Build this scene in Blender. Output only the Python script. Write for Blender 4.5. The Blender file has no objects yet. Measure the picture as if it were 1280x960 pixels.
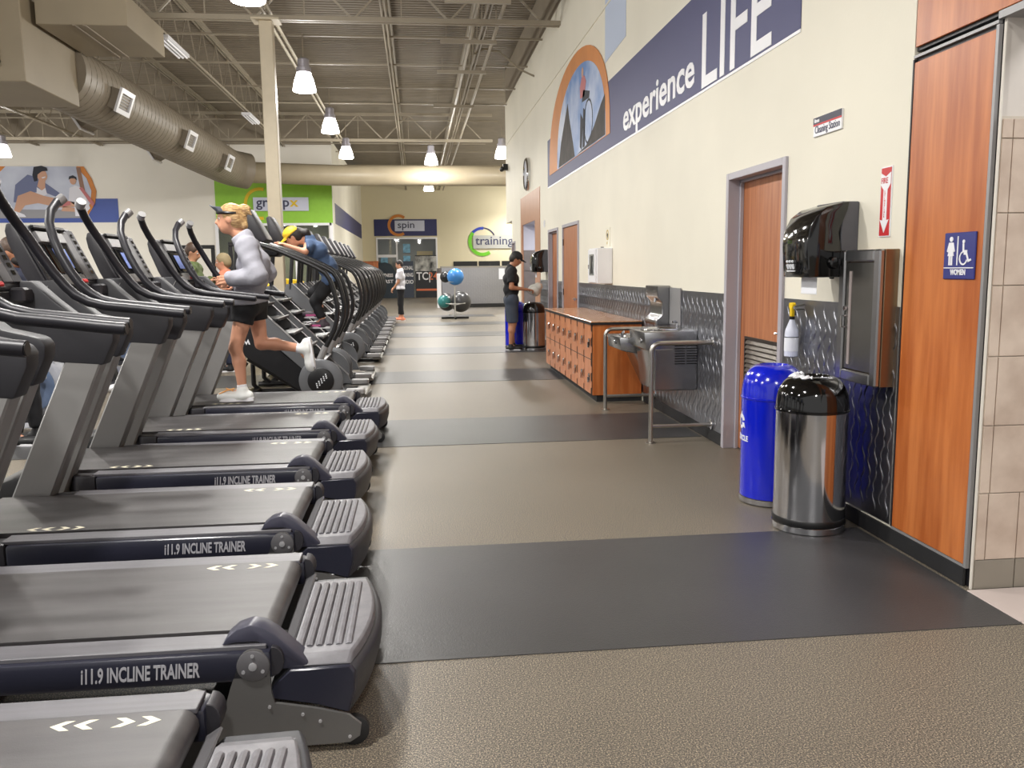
import bpy, bmesh, math, random
import numpy as np
from mathutils import Vector, Matrix
random.seed(7); rng = np.random.RandomState(3)
SC = bpy.context.scene
COL = SC.collection

# ---------------------------------------------------------------- camera
F_PX, YAW, PITCH, ROLL, CAM_Z = 1058.3, .10996, .13495, -.011634, 1.43
def cam_axes():
    fw = Vector((math.sin(YAW), math.cos(YAW), 0)); r = Vector((math.cos(YAW), -math.sin(YAW), 0)); u = Vector((0, 0, 1))
    f2 = fw*math.cos(PITCH) - u*math.sin(PITCH); u2 = u*math.cos(PITCH) + fw*math.sin(PITCH)
    return r*math.cos(ROLL) + u2*math.sin(ROLL), u2*math.cos(ROLL) - r*math.sin(ROLL), f2
cd = bpy.data.cameras.new('camera'); cam = bpy.data.objects.new('camera', cd); COL.objects.link(cam)
r_, u_, f_ = cam_axes()
M = Matrix((r_, u_, -f_)).transposed().to_4x4(); M.translation = (0, 0, CAM_Z); cam.matrix_world = M
cd.sensor_width = 36; cd.lens = F_PX/1280*36; cd.clip_start = .05; cd.clip_end = 200
SC.camera = cam

# ---------------------------------------------------------------- world, exposure
w = bpy.data.worlds.new('world'); SC.world = w; w.use_nodes = True
w.node_tree.nodes['Background'].inputs[0].default_value = (1, .985, .96, 1)
w.node_tree.nodes['Background'].inputs[1].default_value = .7
SC.view_settings.view_transform = 'Standard'; SC.view_settings.look = 'None'
SC.view_settings.exposure = 0.0; SC.view_settings.gamma = 1; SC.view_settings.use_curve_mapping = False
LAMP_W = 150        # watts of each pendant lamp
LAMP_GLOW = 14

# ---------------------------------------------------------------- materials
def lin(c):
    return tuple(((v/255)/12.92 if v/255 <= .04045 else ((v/255+.055)/1.055)**2.4) for v in c[:3]) + (1,)
MATS = {}
def mat(name, col, rough=.5, metal=0, spec=.5, var=0, vscale=8, stretch=(1,1,1), bump=0, bscale=40, coat=0, col2=None, emit=0, bstretch=(1,1,1), trans=0, detail=4):
    if name in MATS: return MATS[name]
    m = bpy.data.materials.new(name); m.use_nodes = True; MATS[name] = m
    nt = m.node_tree; N = nt.nodes; L = nt.links; b = N['Principled BSDF']
    b.inputs['Base Color'].default_value = lin(col); b.inputs['Roughness'].default_value = rough
    b.inputs['Metallic'].default_value = metal; b.inputs['Specular IOR Level'].default_value = spec
    b.inputs['Coat Weight'].default_value = coat; b.inputs['Coat Roughness'].default_value = .08
    if trans: b.inputs['Transmission Weight'].default_value = trans
    if emit:
        b.inputs['Emission Color'].default_value = lin(col); b.inputs['Emission Strength'].default_value = emit
    tc = N.new('ShaderNodeTexCoord')
    if var or col2:
        mp = N.new('ShaderNodeMapping'); mp.inputs['Scale'].default_value = stretch; L.new(tc.outputs['Object'], mp.inputs[0])
        n = N.new('ShaderNodeTexNoise'); n.inputs['Scale'].default_value = vscale; n.inputs['Detail'].default_value = detail; L.new(mp.outputs[0], n.inputs[0])
        rp = N.new('ShaderNodeValToRGB'); L.new(n.outputs[0], rp.inputs[0])
        c = np.array(lin(col)); d = np.array(lin(col2)) if col2 else c*(1-var); c = c if col2 else c*(1+var*.6)
        c[3] = d[3] = 1
        rp.color_ramp.elements[0].position = .36; rp.color_ramp.elements[1].position = .64
        rp.color_ramp.elements[0].color = tuple(d); rp.color_ramp.elements[1].color = tuple(c)
        L.new(rp.outputs[0], b.inputs['Base Color'])
    if bump:
        mp = N.new('ShaderNodeMapping'); mp.inputs['Scale'].default_value = bstretch; L.new(tc.outputs['Object'], mp.inputs[0])
        n = N.new('ShaderNodeTexNoise'); n.inputs['Scale'].default_value = bscale; n.inputs['Detail'].default_value = 3; L.new(mp.outputs[0], n.inputs[0])
        bp = N.new('ShaderNodeBump'); bp.inputs['Strength'].default_value = bump; bp.inputs['Distance'].default_value = .01
        L.new(n.outputs[0], bp.inputs['Height']); L.new(bp.outputs[0], b.inputs['Normal'])
    return m
cream = mat('cream_paint', (230, 225, 209), .6, var=.05, vscale=.7, bump=.05, bscale=60)
white_wall = mat('white_paint', (236, 232, 222), .6, var=.03, vscale=.6)
taupe = mat('taupe_paint', (142, 131, 114), .65, var=.06, vscale=1)
deckm = mat('deck_paint', (136, 126, 110), .6, var=.08, vscale=2)
steelp = mat('steel_paint', (156, 146, 128), .5, var=.06, vscale=2)
colp = mat('column_paint', (196, 184, 160), .5, var=.03)
wood = mat('cherry_laminate', (198, 118, 62), .35, col2=(168, 88, 38), vscale=2.4, stretch=(6, 6, .55), detail=8, bump=.03, bscale=20, bstretch=(8,8,.5))
wood2 = mat('door_wood', (184, 120, 80), .42, col2=(162, 98, 62), vscale=4, stretch=(7, 7, .4), detail=8)
lockw = mat('locker_laminate', (196, 128, 84), .36, col2=(178, 106, 64), vscale=3.5, stretch=(5, 5, .6), detail=7)
counter = mat('counter_laminate', (204, 158, 122), .18, col2=(180, 128, 92), vscale=5, stretch=(6, .6, 1), spec=.6)
black = mat('black_plastic', (18, 18, 20), .42)
blackg = mat('gloss_black', (10, 10, 11), .08, spec=.7)
blackr = mat('black_rubber', (30, 30, 32), .6)
charc = mat('charcoal_plastic', (46, 45, 50), .45, bump=.05, bscale=300)
charc2 = mat('grey_plastic', (92, 91, 94), .45, bump=.05, bscale=300)
navy = mat('navy_plastic', (40, 41, 54), .3, spec=.6)
silver = mat('silver_paint', (108, 107, 106), .42, metal=.35)
silver2 = mat('pale_silver', (150, 149, 150), .4, metal=.3)
steel = mat('brushed_steel', (176, 176, 178), .28, metal=1, bump=.03, bscale=90, bstretch=(1, 1, 12))
steelc = mat('polished_steel', (196, 196, 200), .1, metal=1)
steeld = mat('satin_steel', (128, 126, 122), .35, metal=1, var=.06, vscale=6)
chrome = mat('chrome', (215, 215, 218), .08, metal=1)
aljamb = mat('door_frame_paint', (172, 168, 176), .45)
white = mat('white_plastic', (236, 236, 240), .35)
paper = mat('white_paper', (232, 234, 240), .7)
yellow = mat('yellow_plastic', (240, 200, 20), .45)
blue = mat('recycle_blue', (6, 28, 196), .16, spec=.6, coat=.5)
navyv = mat('navy_vinyl', (62, 64, 108), .55)
navyv2 = mat('navy_sign', (30, 34, 92), .45)
bluev = mat('blue_vinyl', (62, 84, 160), .55)
orange = mat('orange_vinyl', (206, 128, 52), .55, var=.1, vscale=1.5)
green = mat('green_paint', (146, 200, 62), .55, var=.03)
redv = mat('red_vinyl', (196, 40, 44), .5)
glass = mat('clear_glass', (225, 235, 232), .02, trans=1, spec=.5)
belt = mat('treadmill_belt', (72, 70, 71), .42, var=.3, vscale=2.4, stretch=(.7, 5, 1), bump=.12, bscale=500)
railtop = mat('foot_rail', (98, 97, 102), .42, bump=.1, bscale=30, bstretch=(1, 60, 1), var=.12, vscale=3, stretch=(.6, 14, 1))
steppad = mat('step_rubber', (122, 121, 126), .5, bump=.08, bscale=200, var=.12, vscale=22)
shellm = mat('rear_shell', (60, 61, 66), .45, bump=.1, bscale=260)
def floor_mat():
    m = bpy.data.materials.new('speckled_rubber'); m.use_nodes = True
    N = m.node_tree.nodes; L = m.node_tree.links; b = N['Principled BSDF']
    tc = N.new('ShaderNodeTexCoord'); n = N.new('ShaderNodeTexNoise'); n.inputs['Scale'].default_value = 190; n.inputs['Detail'].default_value = 2; n.inputs['Roughness'].default_value = .8
    L.new(tc.outputs['Object'], n.inputs[0])
    rp = N.new('ShaderNodeValToRGB'); L.new(n.outputs[0], rp.inputs[0]); e = rp.color_ramp.elements
    e[0].position = .36; e[0].color = lin((44, 42, 42)); e[1].position = .48; e[1].color = lin((96, 90, 82))
    x = e.new(.57); x.color = lin((146, 135, 118)); x = e.new(.66); x.color = lin((214, 198, 168))
    n2 = N.new('ShaderNodeTexNoise'); n2.inputs['Scale'].default_value = .8; n2.inputs['Detail'].default_value = 3; L.new(tc.outputs['Object'], n2.inputs[0])
    mx = N.new('ShaderNodeMixRGB'); mx.blend_type = 'MULTIPLY'; mx.inputs[0].default_value = .35
    L.new(rp.outputs[0], mx.inputs[1]); L.new(n2.outputs[0], mx.inputs[2]); L.new(mx.outputs[0], b.inputs['Base Color'])
    b.inputs['Roughness'].default_value = .42; b.inputs['Specular IOR Level'].default_value = .5
    bp = N.new('ShaderNodeBump'); bp.inputs['Strength'].default_value = .25; bp.inputs['Distance'].default_value = .004
    L.new(n.outputs[0], bp.inputs['Height']); L.new(bp.outputs[0], b.inputs['Normal'])
    return m
speck = floor_mat()
strip = mat('dark_rubber_strip', (60, 60, 61), .38, var=.12, vscale=1.6, bump=.15, bscale=180)
def plate_mat():
    m = bpy.data.materials.new('embossed_steel_plate'); m.use_nodes = True
    N = m.node_tree.nodes; L = m.node_tree.links; b = N['Principled BSDF']
    b.inputs['Base Color'].default_value = lin((160, 161, 168)); b.inputs['Metallic'].default_value = 1; b.inputs['Roughness'].default_value = .3
    tc = N.new('ShaderNodeTexCoord'); n = N.new('ShaderNodeTexNoise'); n.inputs['Scale'].default_value = 14; n.inputs['Detail'].default_value = 4; L.new(tc.outputs['Object'], n.inputs[0])
    bp = N.new('ShaderNodeBump'); bp.inputs['Strength'].default_value = .25; bp.inputs['Distance'].default_value = .01
    L.new(n.outputs[0], bp.inputs['Height']); L.new(bp.outputs[0], b.inputs['Normal'])
    return m
plate = plate_mat()
def embossing(y0, y1, z0, z1, X, sx=.062, sz=.118, ax='y'):
    m = MB(); i = 0; y = y0+.03
    while y < y1-.025:
        z = z0+.02+(sz*.5 if i % 2 else 0); j = 0
        while z < z1-sz*.85:
            s_ = 1 if (i+j) % 2 else -1; n = 6; L_ = sz*1.05
            pts = [(y+.016*s_*math.sin(2*math.pi*(t/n-.0)), z+L_*t/n, .0012+.0052*math.sin(math.pi*t/n), .003+.0055*math.sin(math.pi*t/n)) for t in range(n+1)]
            vs = []
            for a, b, h, w_ in pts:
                for da, d in ((-w_, 0), (0, h), (w_, 0)): vs.append((X-d, a+da, b) if ax == 'y' else (a+da, X-d, b))
            m.add(vs, [(3*t+q, 3*t+q+1, 3*t+4+q, 3*t+3+q) for t in range(n) for q in (0, 1)]); z += sz; j += 1
        y += sx; i += 1
    return m
tilem = mat('beige_wall_tile', (206, 188, 172), .4, col2=(184, 164, 148), vscale=6, detail=6)
tiledk = mat('grey_base_tile', (136, 128, 116), .4, var=.06, vscale=6)
grout = mat('grout', (196, 186, 172), .8)
ftile = mat('pale_floor_tile', (190, 176, 170), .35, var=.05, vscale=5)

# ---------------------------------------------------------------- mesh builder
ORI = {}
class MB:
    def __init__(s): s.v = []; s.f = []; s.m = []; s.k = 0
    def add(s, vs, fs):
        n = len(s.v); s.v += [tuple(map(float, p)) for p in vs]; s.f += [tuple(i+n for i in q) for q in fs]; s.m += [s.k]*len(fs); return s
    def box(s, x0, x1, y0, y1, z0, z1):
        return s.add([(x0,y0,z0),(x1,y0,z0),(x1,y1,z0),(x0,y1,z0),(x0,y0,z1),(x1,y0,z1),(x1,y1,z1),(x0,y1,z1)],
                     [(0,3,2,1),(4,5,6,7),(0,1,5,4),(1,2,6,5),(2,3,7,6),(3,0,4,7)])
    def prism(s, pts, ax, a, b):
        n = len(pts)
        def P(p, t): return {'y': (p[0], t, p[1]), 'x': (t, p[0], p[1]), 'z': (p[0], p[1], t)}[ax]
        return s.add([P(p, a) for p in pts]+[P(p, b) for p in pts], [tuple(range(n)), tuple(range(2*n-1, n-1, -1))]+[(i, (i+1) % n, n+(i+1) % n, n+i) for i in range(n)])
    def tube(s, path, r, n=8, rs=None):
        P = [Vector(p) for p in path]; k = len(P); up = None; vs = []
        for i in range(k):
            t = (P[min(i+1, k-1)]-P[max(i-1, 0)]).normalized()
            if up is None: up = t.orthogonal().normalized()
            up = (up - t*up.dot(t)).normalized(); sd = t.cross(up); rr = rs[i] if rs else r
            vs += [P[i]+(up*math.cos(2*math.pi*j/n)+sd*math.sin(2*math.pi*j/n))*rr for j in range(n)]
        fs = [(i*n+j, i*n+(j+1) % n, (i+1)*n+(j+1) % n, (i+1)*n+j) for i in range(k-1) for j in range(n)]
        return s.add(vs, fs+[tuple(range(n-1, -1, -1)), tuple((k-1)*n+j for j in range(n))])
    def lathe(s, prof, c, ax='z', n=24, cap=True):
        vs = []
        for r, h in prof:
            for j in range(n):
                a = 2*math.pi*j/n; p = (r*math.cos(a), r*math.sin(a), h)
                p = p if ax == 'z' else ((p[0], p[2], p[1]) if ax == 'y' else (p[2], p[0], p[1]))
                vs.append((c[0]+p[0], c[1]+p[1], c[2]+p[2]))
        k = len(prof); fs = [(i*n+j, i*n+(j+1) % n, (i+1)*n+(j+1) % n, (i+1)*n+j) for i in range(k-1) for j in range(n)]
        if cap: fs += [tuple(range(n-1, -1, -1)), tuple((k-1)*n+j for j in range(n))]
        return s.add(vs, fs)
    def ball(s, c, r, n=16, sc=(1,1,1)):
        pr = [(max(.001, r*math.sin(math.pi*i/(n//2))), -r*math.cos(math.pi*i/(n//2))) for i in range(n//2+1)]
        o = MB(); o.lathe(pr, (0,0,0), 'z', n); return s.add([(c[0]+p[0]*sc[0], c[1]+p[1]*sc[1], c[2]+p[2]*sc[2]) for p in o.v], o.f)
    def join(s, o): return s.add(o.v, o.f)
    def xf(s, fn): s.v = [tuple(fn(*p)) for p in s.v]; return s
    def mesh(s, name, mats, o=(0,0,0), bevel=0, sharp=.6, seg=1):
        me = bpy.data.meshes.new(name); me.from_pydata([(p[0]-o[0], p[1]-o[1], p[2]-o[2]) for p in s.v], [], s.f)
        mats = mats if isinstance(mats, (list, tuple)) else [mats]
        for m in mats: me.materials.append(m)
        if len(mats) > 1: me.polygons.foreach_set('material_index', s.m)
        bm = bmesh.new(); bm.from_mesh(me); bmesh.ops.recalc_face_normals(bm, faces=bm.faces)
        if bevel:
            es = [e for e in bm.edges if len(e.link_faces) == 2 and e.calc_face_angle(0) > .5]
            bmesh.ops.bevel(bm, geom=es, offset=bevel, segments=seg, affect='EDGES', profile=.5, clamp_overlap=True)
        bm.to_mesh(me); bm.free()
        me.polygons.foreach_set('use_smooth', [True]*len(me.polygons)); me.set_sharp_from_angle(angle=sharp); me.update(); return me
def link(name, me, parent=None):
    o = bpy.data.objects.new(name, me); COL.objects.link(o)
    if parent: o.parent = parent
    return o
def tag(o, label, cat, group=None, kind=None):
    if label: o['label'] = label
    if cat: o['category'] = cat
    if group: o['group'] = group
    if kind: o['kind'] = kind
    return o
def thing(name, label, cat, loc, group=None):
    o = bpy.data.objects.new(name, None); COL.objects.link(o); o.location = loc; o.empty_display_size = .1
    ORI[o.name] = tuple(loc); return tag(o, label, cat, group)
def part(T, name, mb, m, bevel=0, label=None, sharp=.6, seg=1, kind=None):
    o = link(name, mb.mesh(name, m, ORI[T.name], bevel, sharp, seg), T); ORI[o.name] = ORI[T.name]
    if label: o['label'] = label
    if kind: o['kind'] = kind
    return o
def solo(name, mb, m, label, cat, loc=None, group=None, bevel=0, seg=1, sharp=.6):
    if loc is None:
        a = np.array(mb.v); loc = ((a[:,0].min()+a[:,0].max())/2, (a[:,1].min()+a[:,1].max())/2, a[:,2].min())
    o = link(name, mb.mesh(name, m, loc, bevel, sharp, seg)); o.location = loc; ORI[o.name] = tuple(loc); return tag(o, label, cat, group)
def struct(name, mb, m, parent=None, bevel=0, sharp=.6):
    o = link(name, mb.mesh(name, m, (0,0,0), bevel, sharp), parent); ORI[o.name] = (0,0,0)
    if not parent: o['kind'] = 'structure'
    return o
def dup(root, loc, label, group=None):
    r = root.copy(); COL.objects.link(r); r.location = loc; r['label'] = label
    if group: r['group'] = group
    for c in list(root.children):
        d = c.copy(); COL.objects.link(d); d.parent = r
        for g in list(c.children):
            e = g.copy(); COL.objects.link(e); e.parent = d
    return r
def text(s, size, o, u, v, depth=.002, xs=1, bold=0, shear=0, space=1):
    c = bpy.data.curves.new('t', 'FONT'); c.body = s; c.size = size; c.offset = bold; c.shear = shear; c.space_character = space; c.resolution_u = 3
    ob = bpy.data.objects.new('t', c); me = ob.to_mesh(); u = Vector(u); v = Vector(v); n = u.cross(v); o = Vector(o)
    vs = [p.co.copy() for p in me.vertices]; fs = [tuple(p.vertices) for p in me.polygons]
    mb = MB(); P = [o+u*(p.x*xs)+v*p.y for p in vs]; k = len(P)
    ed = {}
    for q in fs:
        for i in range(len(q)):
            a, b2 = q[i], q[(i+1) % len(q)]; ed[(a, b2)] = 1
    side = [(a, b2, b2+k, a+k) for (a, b2) in ed if (b2, a) not in ed]
    mb.add(P+[p+n*depth for p in P], fs+[tuple(i+k for i in q) for q in fs]+side)
    ob.to_mesh_clear(); bpy.data.objects.remove(ob); bpy.data.curves.remove(c); return mb
def width(mb, u):
    a = np.array(mb.v) @ np.array(u, float); return a.max()-a.min()
# ================================================================ STRUCTURE
WX = 2.40
struct('floor', MB().box(-22, 6, -6, 49.5, -.1, 0), speck)
fl = MB()
FLOOR = bpy.data.objects['floor']
for a, b in ((-4.75,-3.5),(-.89,.4),(2.977,4.266),(6.85,8.10),(10.80,12.06),(14.5,15.75),(18.3,19.55),(22.1,23.35),(25.9,27.2)):
    o = struct('rubber_strip', MB().box(-3.6, 2.37, a, b, 0, .003), strip, FLOOR)
for a, b in ((4.4,5.9),(8.3,9.8),(12.2,13.7)):
    struct('rubber_strip', MB().box(-12, -3.6, a, b, 0, .003), mat('blue_grey_rubber', (112, 116, 134), .4, var=.08, vscale=2), FLOOR)
for i in range(4):
    for j in range(5):
        struct('floor_tile', MB().box(2.372+.34*i, 2.708+.34*i, 3.33-.34*(j+1)+.004, 3.33-.34*j, 0, .006), ftile, FLOOR, bevel=.002)
# right wall
mb = MB()
for y0, y1, z0, z1 in ((3.99,5.36,0,5.65),(5.36,6.42,2.13,5.65),(6.42,12.5,0,5.65),(12.5,13.87,2.13,5.65),(13.87,14.33,0,5.65),(14.33,15.38,2.12,5.65),
                       (15.38,16.44,0,5.65),(16.44,19.47,3.0,5.65),(19.47,20.6,0,5.65),(20.6,21.3,2.1,5.65),(21.3,22.62,2.62,5.65)):
    mb.box(WX, WX+.2, y0, y1, z0, z1)
struct('wall_right', mb, cream)
struct('wall_right_upper', MB().box(WX+.01, WX+.2, -6, 22.62, 5.65, 6.5), taupe)
struct('trim_1', MB().box(WX-.012, WX, 3.99, 22.6, 4.60, 4.625), cream)
# wood clad pier by the women's entrance
struct('wall_right_pier', MB().box(WX+.012, WX+.2, 3.385, 3.99, 0, 2.42), charc)
W = bpy.data.objects['wall_right_pier']
struct('wood_panel', MB().box(WX-.004, WX+.011, 3.40, 3.978, .098, 2.385), wood, W, bevel=.002)
struct('edge_strip', MB().box(WX-.006, WX+.011, 3.379, 3.397, .085, 2.40), silver2, W)
struct('edge_strip', MB().box(WX-.006, WX+.011, 3.981, 3.990, .095, 2.40), charc, W)
struct('edge_strip', MB().box(WX-.006, WX+.011, 3.40, 3.985, .083, .096), silver2, W)
struct('wall_right_header', MB().box(WX+.012, WX+.2, -6, 3.99, 2.44, 5.65), charc)
H = bpy.data.objects['wall_right_header']
for a, b in ((2.15,3.978),(.9,2.14),(-.35,.89),(-1.6,-.36)):
    struct('wood_panel', MB().box(WX-.004, WX+.011, a, b, 2.455, 3.65), wood, H, bevel=.002)
    struct('wood_panel', MB().box(WX-.004, WX+.011, a, b, 3.66, 4.9), wood, H, bevel=.002)
struct('edge_strip', MB().box(WX-.008, WX+.18, -1.6, 3.385, 2.42, 2.45), silver2, H)
struct('edge_strip', MB().box(WX-.006, WX+.012, 3.385, 3.985, 2.405, 2.418), silver2, H)
struct('baseboard_right', MB().box(WX-.012, WX, 3.385, 5.36, .003, .085).box(WX-.012, WX, 6.42, 8.8, .003, .1).box(WX-.012, WX, 12.1, 12.5, .003, .1).box(WX-.012, WX, 13.87, 14.33, .003, .1).box(WX-.012, WX, 15.38, 16.44, .003, .1), blackr)
# tiled return wall facing the camera
struct('wall_women_entrance', MB().box(WX+.015, 5.2, 3.36, 3.378, 0, 6.4), mat('entry_paint', (206, 198, 190), .6, var=.03))
T = bpy.data.objects['wall_women_entrance']
struct('grout_bed', MB().box(WX+.008, 5.2, 3.349, 3.36, 0, 2.03), grout, T)
struct('edge_strip', MB().box(WX+.003, WX+.008, 3.347, 3.36, 0, 2.4), mat('edge_cream', (214, 208, 198)), T)
zs = [0, .135, .436, .736, 1.036, 1.337, 1.638, 1.94, 2.02]
for r in range(8):
    xs = [2.410, 2.455, 2.60, 2.76, 3.06, 3.36, 3.66] if r == 1 else ([2.410, 2.60, 3.06, 3.36, 3.66] if r == 0 else [2.410, 2.458, 2.765, 3.07, 3.375, 3.68])
    for a, b in zip(xs, xs[1:]):
        struct('tile', MB().box(a+.002, b-.002, 3.34, 3.349, zs[r]+.002, zs[r+1]-.002), tiledk if r == 0 else tilem, T, bevel=.0015)
# embossed steel wainscot on the right wall
for i, (a, b) in enumerate(((4.0,5.345),(6.43,8.86),(8.865,10.1),(10.105,12.49),(13.88,14.325),(15.39,16.43))):
    o = struct('wall_plate', MB().box(WX-.008, WX-.001, a, b, .1, 1.22), plate, bpy.data.objects['wall_right'])
    q = struct('plate_embossing', embossing(a, b, .1, 1.22, WX-.008), plate, o, sharp=1.5); q['kind'] = 'stuff'
# doors
def door(n, y0, y1, ztop, rec, fr=.05, louver=False, handle_near=True, back=.2):
    mb = MB(); d = .02
    mb.box(WX-d, WX+back, y1-fr, y1, 0, ztop).box(WX-d, WX+back, y0, y0+fr, 0, ztop).box(WX-d, WX+back, y0+fr, y1-fr, ztop-fr, ztop)
    if rec > .04: mb.box(WX+rec-.03, WX+rec-.001, y1-fr-.02, y1-fr, 0, ztop-fr).box(WX+rec-.03, WX+rec-.001, y0+fr, y0+fr+.02, 0, ztop-fr).box(WX+rec-.03, WX+rec-.001, y0+fr, y1-fr, ztop-fr-.02, ztop-fr)
    R = struct('door_%d' % n, mb, aljamb, bevel=.003)
    struct('door_leaf', MB().box(WX+rec, WX+rec+.045, y0+fr+.003, y1-fr-.003, .008, ztop-fr-.003), wood2, R, bevel=.002)
    hy = (y0+fr+.07) if handle_near else (y1-fr-.07)
    s = 1 if handle_near else -1
    h = MB().lathe([(.028,0),(.028,.012),(.012,.014),(.012,.05)], (WX+rec-.05, hy, .97), 'x', 14).tube([(WX+rec-.05,hy,.97),(WX+rec-.055,hy+s*.05,.972),(WX+rec-.05,hy+s*.12,.968)], .009, 8)
    struct('lever_handle', h, steelc, R)
    if louver:
        g = MB().box(WX+rec-.012, WX+rec, y0+fr+.12, y0+fr+.14, .28, .90).box(WX+rec-.012, WX+rec, y1-fr-.14, y1-fr-.12, .28, .90).box(WX+rec-.012, WX+rec, y0+fr+.14, y1-fr-.14, .28, .30).box(WX+rec-.012, WX+rec, y0+fr+.14, y1-fr-.14, .88, .90).box(WX+rec-.002, WX+rec, y0+fr+.14, y1-fr-.14, .30, .88)
        lm = mat('bronze_louver', (92, 84, 74), .4, metal=.4)
        struct('louver_frame', g, mat('dark_bronze', (60, 52, 46), .4, metal=.4), R)
        for k in range(16):
            z = .31+k*.0355
            struct('louver_slat', MB().prism([(WX+rec-.013, z), (WX+rec-.002, z+.024), (WX+rec-.002, z+.029), (WX+rec-.015, z+.006)], 'y', y0+fr+.141, y1-fr-.141), lm, R)
    for z in (.25, 1.05, 1.85):
        struct('hinge', MB().lathe([(.009,-.05),(.009,.05)], (WX+rec-.006, (y1-fr-.004) if handle_near else (y0+fr+.004), z), 'z', 8), steeld if rec > .04 else black, R)
    return R
door(1, 5.36, 6.42, 2.13, .10, louver=True)
door(2, 12.48, 13.87, 2.13, .0, fr=.05)
door(3, 14.33, 15.38, 2.12, .06)
door(4, 20.6, 21.3, 2.1, .08)
# wooden portal with recess
mb = MB().box(WX-.01, WX+.02, 16.44, 17.14, 0, 3.0).box(WX-.01, WX+.02, 19.2, 19.47, 0, 3.0).box(WX-.01, WX+.02, 17.14, 19.2, 2.4, 3.0)
P = struct('door_5', mb, mat('hazed_portal_veneer', (188, 140, 110), .42, col2=(172, 122, 92), vscale=4, stretch=(7, 7, .4), detail=8))  # wood colour paled to carry the washed-out look of distance
struct('recess_wall', MB().box(WX+.9, WX+1.0, 16.5, 19.5, 1.75, 2.9), mat('bluish_white_paint', (214, 214, 226), .6), P)
for i in range(6):
    for j in range(4):
        struct('tile', MB().box(WX+.88, WX+.9, 16.5+.5*i+.004, 17.0+.5*i-.004, .44*j+.004, .44*(j+1)-.004), mat('grey_stone_tile', (136, 128, 126), .4, var=.1, vscale=5), P)
struct('recess_side', MB().box(WX+.02, WX+1.0, 19.2, 19.3, 1.85, 2.9).box(WX+.02, WX+1.0, 17.04, 17.14, 0, 2.9).box(WX+.02, WX+1.0, 17.14, 19.2, 2.4, 2.5), MATS['bluish_white_paint'], P)
for i in range(2):
    for j in range(4): struct('tile', MB().box(WX+.022+.45*i, WX+.462+.45*i, 19.19, 19.3, .462*j+.004, .462*(j+1)-.004), MATS['grey_stone_tile'], P)
# left back wall, side wall, far wall
mb = MB().box(-22, -6.6, 29.5, 29.7, 0, 5.6).box(-6.6, -2.73, 29.5, 29.7, 3.0, 5.6).box(-6.6, -2.73, 29.5, 29.7, 0, .5).box(-2.9, -2.73, 29.5, 29.7, .5, 3.0)
struct('wall_left', mb, white_wall)
struct('wall_left_upper', MB().box(-22, -2.73, 29.45, 29.7, 5.6, 6.5), taupe)
struct('wall_side', MB().box(-2.93, -2.73, 29.7, 45, 0, 5.8), cream)
mb = MB().box(-2.73, -2.04, 45, 45.2, 0, 6.5).box(-2.04, 1.1, 45, 45.2, 3.09, 6.5).box(1.1, 8, 45, 45.2, 0, 6.5)
struct('wall_far', mb, mat('far_cream', (226, 216, 184), .6, var=.03, vscale=.5))
struct('wall_far_right', MB().box(8, 8.2, 21, 45, 0, 6.5), cream)
struct('wall_behind_fountain_end', MB().box(WX+.2, 8, 22.42, 22.62, 0, 6.5), cream)
# green wall field and its window
struct('wall_left_green_field', MB().box(-6.55, -2.75, 29.47, 29.5, 3.02, 4.55), green)
wn = MB().box(-6.6, -6.5, 29.44, 29.5, .5, 3.04).box(-6.5, -2.8, 29.44, 29.5, 2.96, 3.04).box(-2.86, -2.76, 29.44, 29.5, .5, 3.04)
for x in (-5.3, -4.0): wn.box(x-.04, x+.04, 29.44, 29.5, .5, 2.96)
R = struct('window_1', wn, white)
struct('pane', MB().box(-6.5, -5.34, 29.52, 29.53, .5, 2.96).box(-5.26, -4.04, 29.52, 29.53, .5, 2.96).box(-3.96, -2.86, 29.52, 29.53, .5, 2.96), glass, R)
struct('wall_studio', MB().box(-8, -2.9, 34, 34.1, 0, 5).box(-8, -2.93, 29.7, 34, 3.3, 3.4), mat('olive_paint', (150, 146, 112), .7, var=.12, vscale=1))
# spin studio front
wn = MB().box(-2.04, -1.96, 44.93, 45, 0, 3.12).box(-1.02, -.94, 44.93, 45, 0, 3.04).box(1.04, 1.12, 44.93, 45, 0, 3.12).box(-1.96, 1.04, 44.93, 45, 3.04, 3.12).box(-1.96, -1.02, 44.93, 45, 2.1, 2.24)
R = struct('window_2', wn, white)
struct('pane', MB().box(-1.96, -1.02, 45.05, 45.06, 0, 3.04), glass, R); struct('pane', MB().box(-.94, 1.04, 45.05, 45.06, 0, 3.04), glass, R)
struct('wall_spin_studio', MB().box(-2.9, 1.6, 49.3, 49.4, 0, 4).box(-2.95, -2.85, 45.2, 49.4, 0, 4).box(1.5, 1.6, 45.2, 49.4, 0, 4).box(-2.9, 1.6, 45.2, 49.4, 3.5, 3.6), mat('mushroom_paint', (136, 128, 118), .7))
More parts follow.
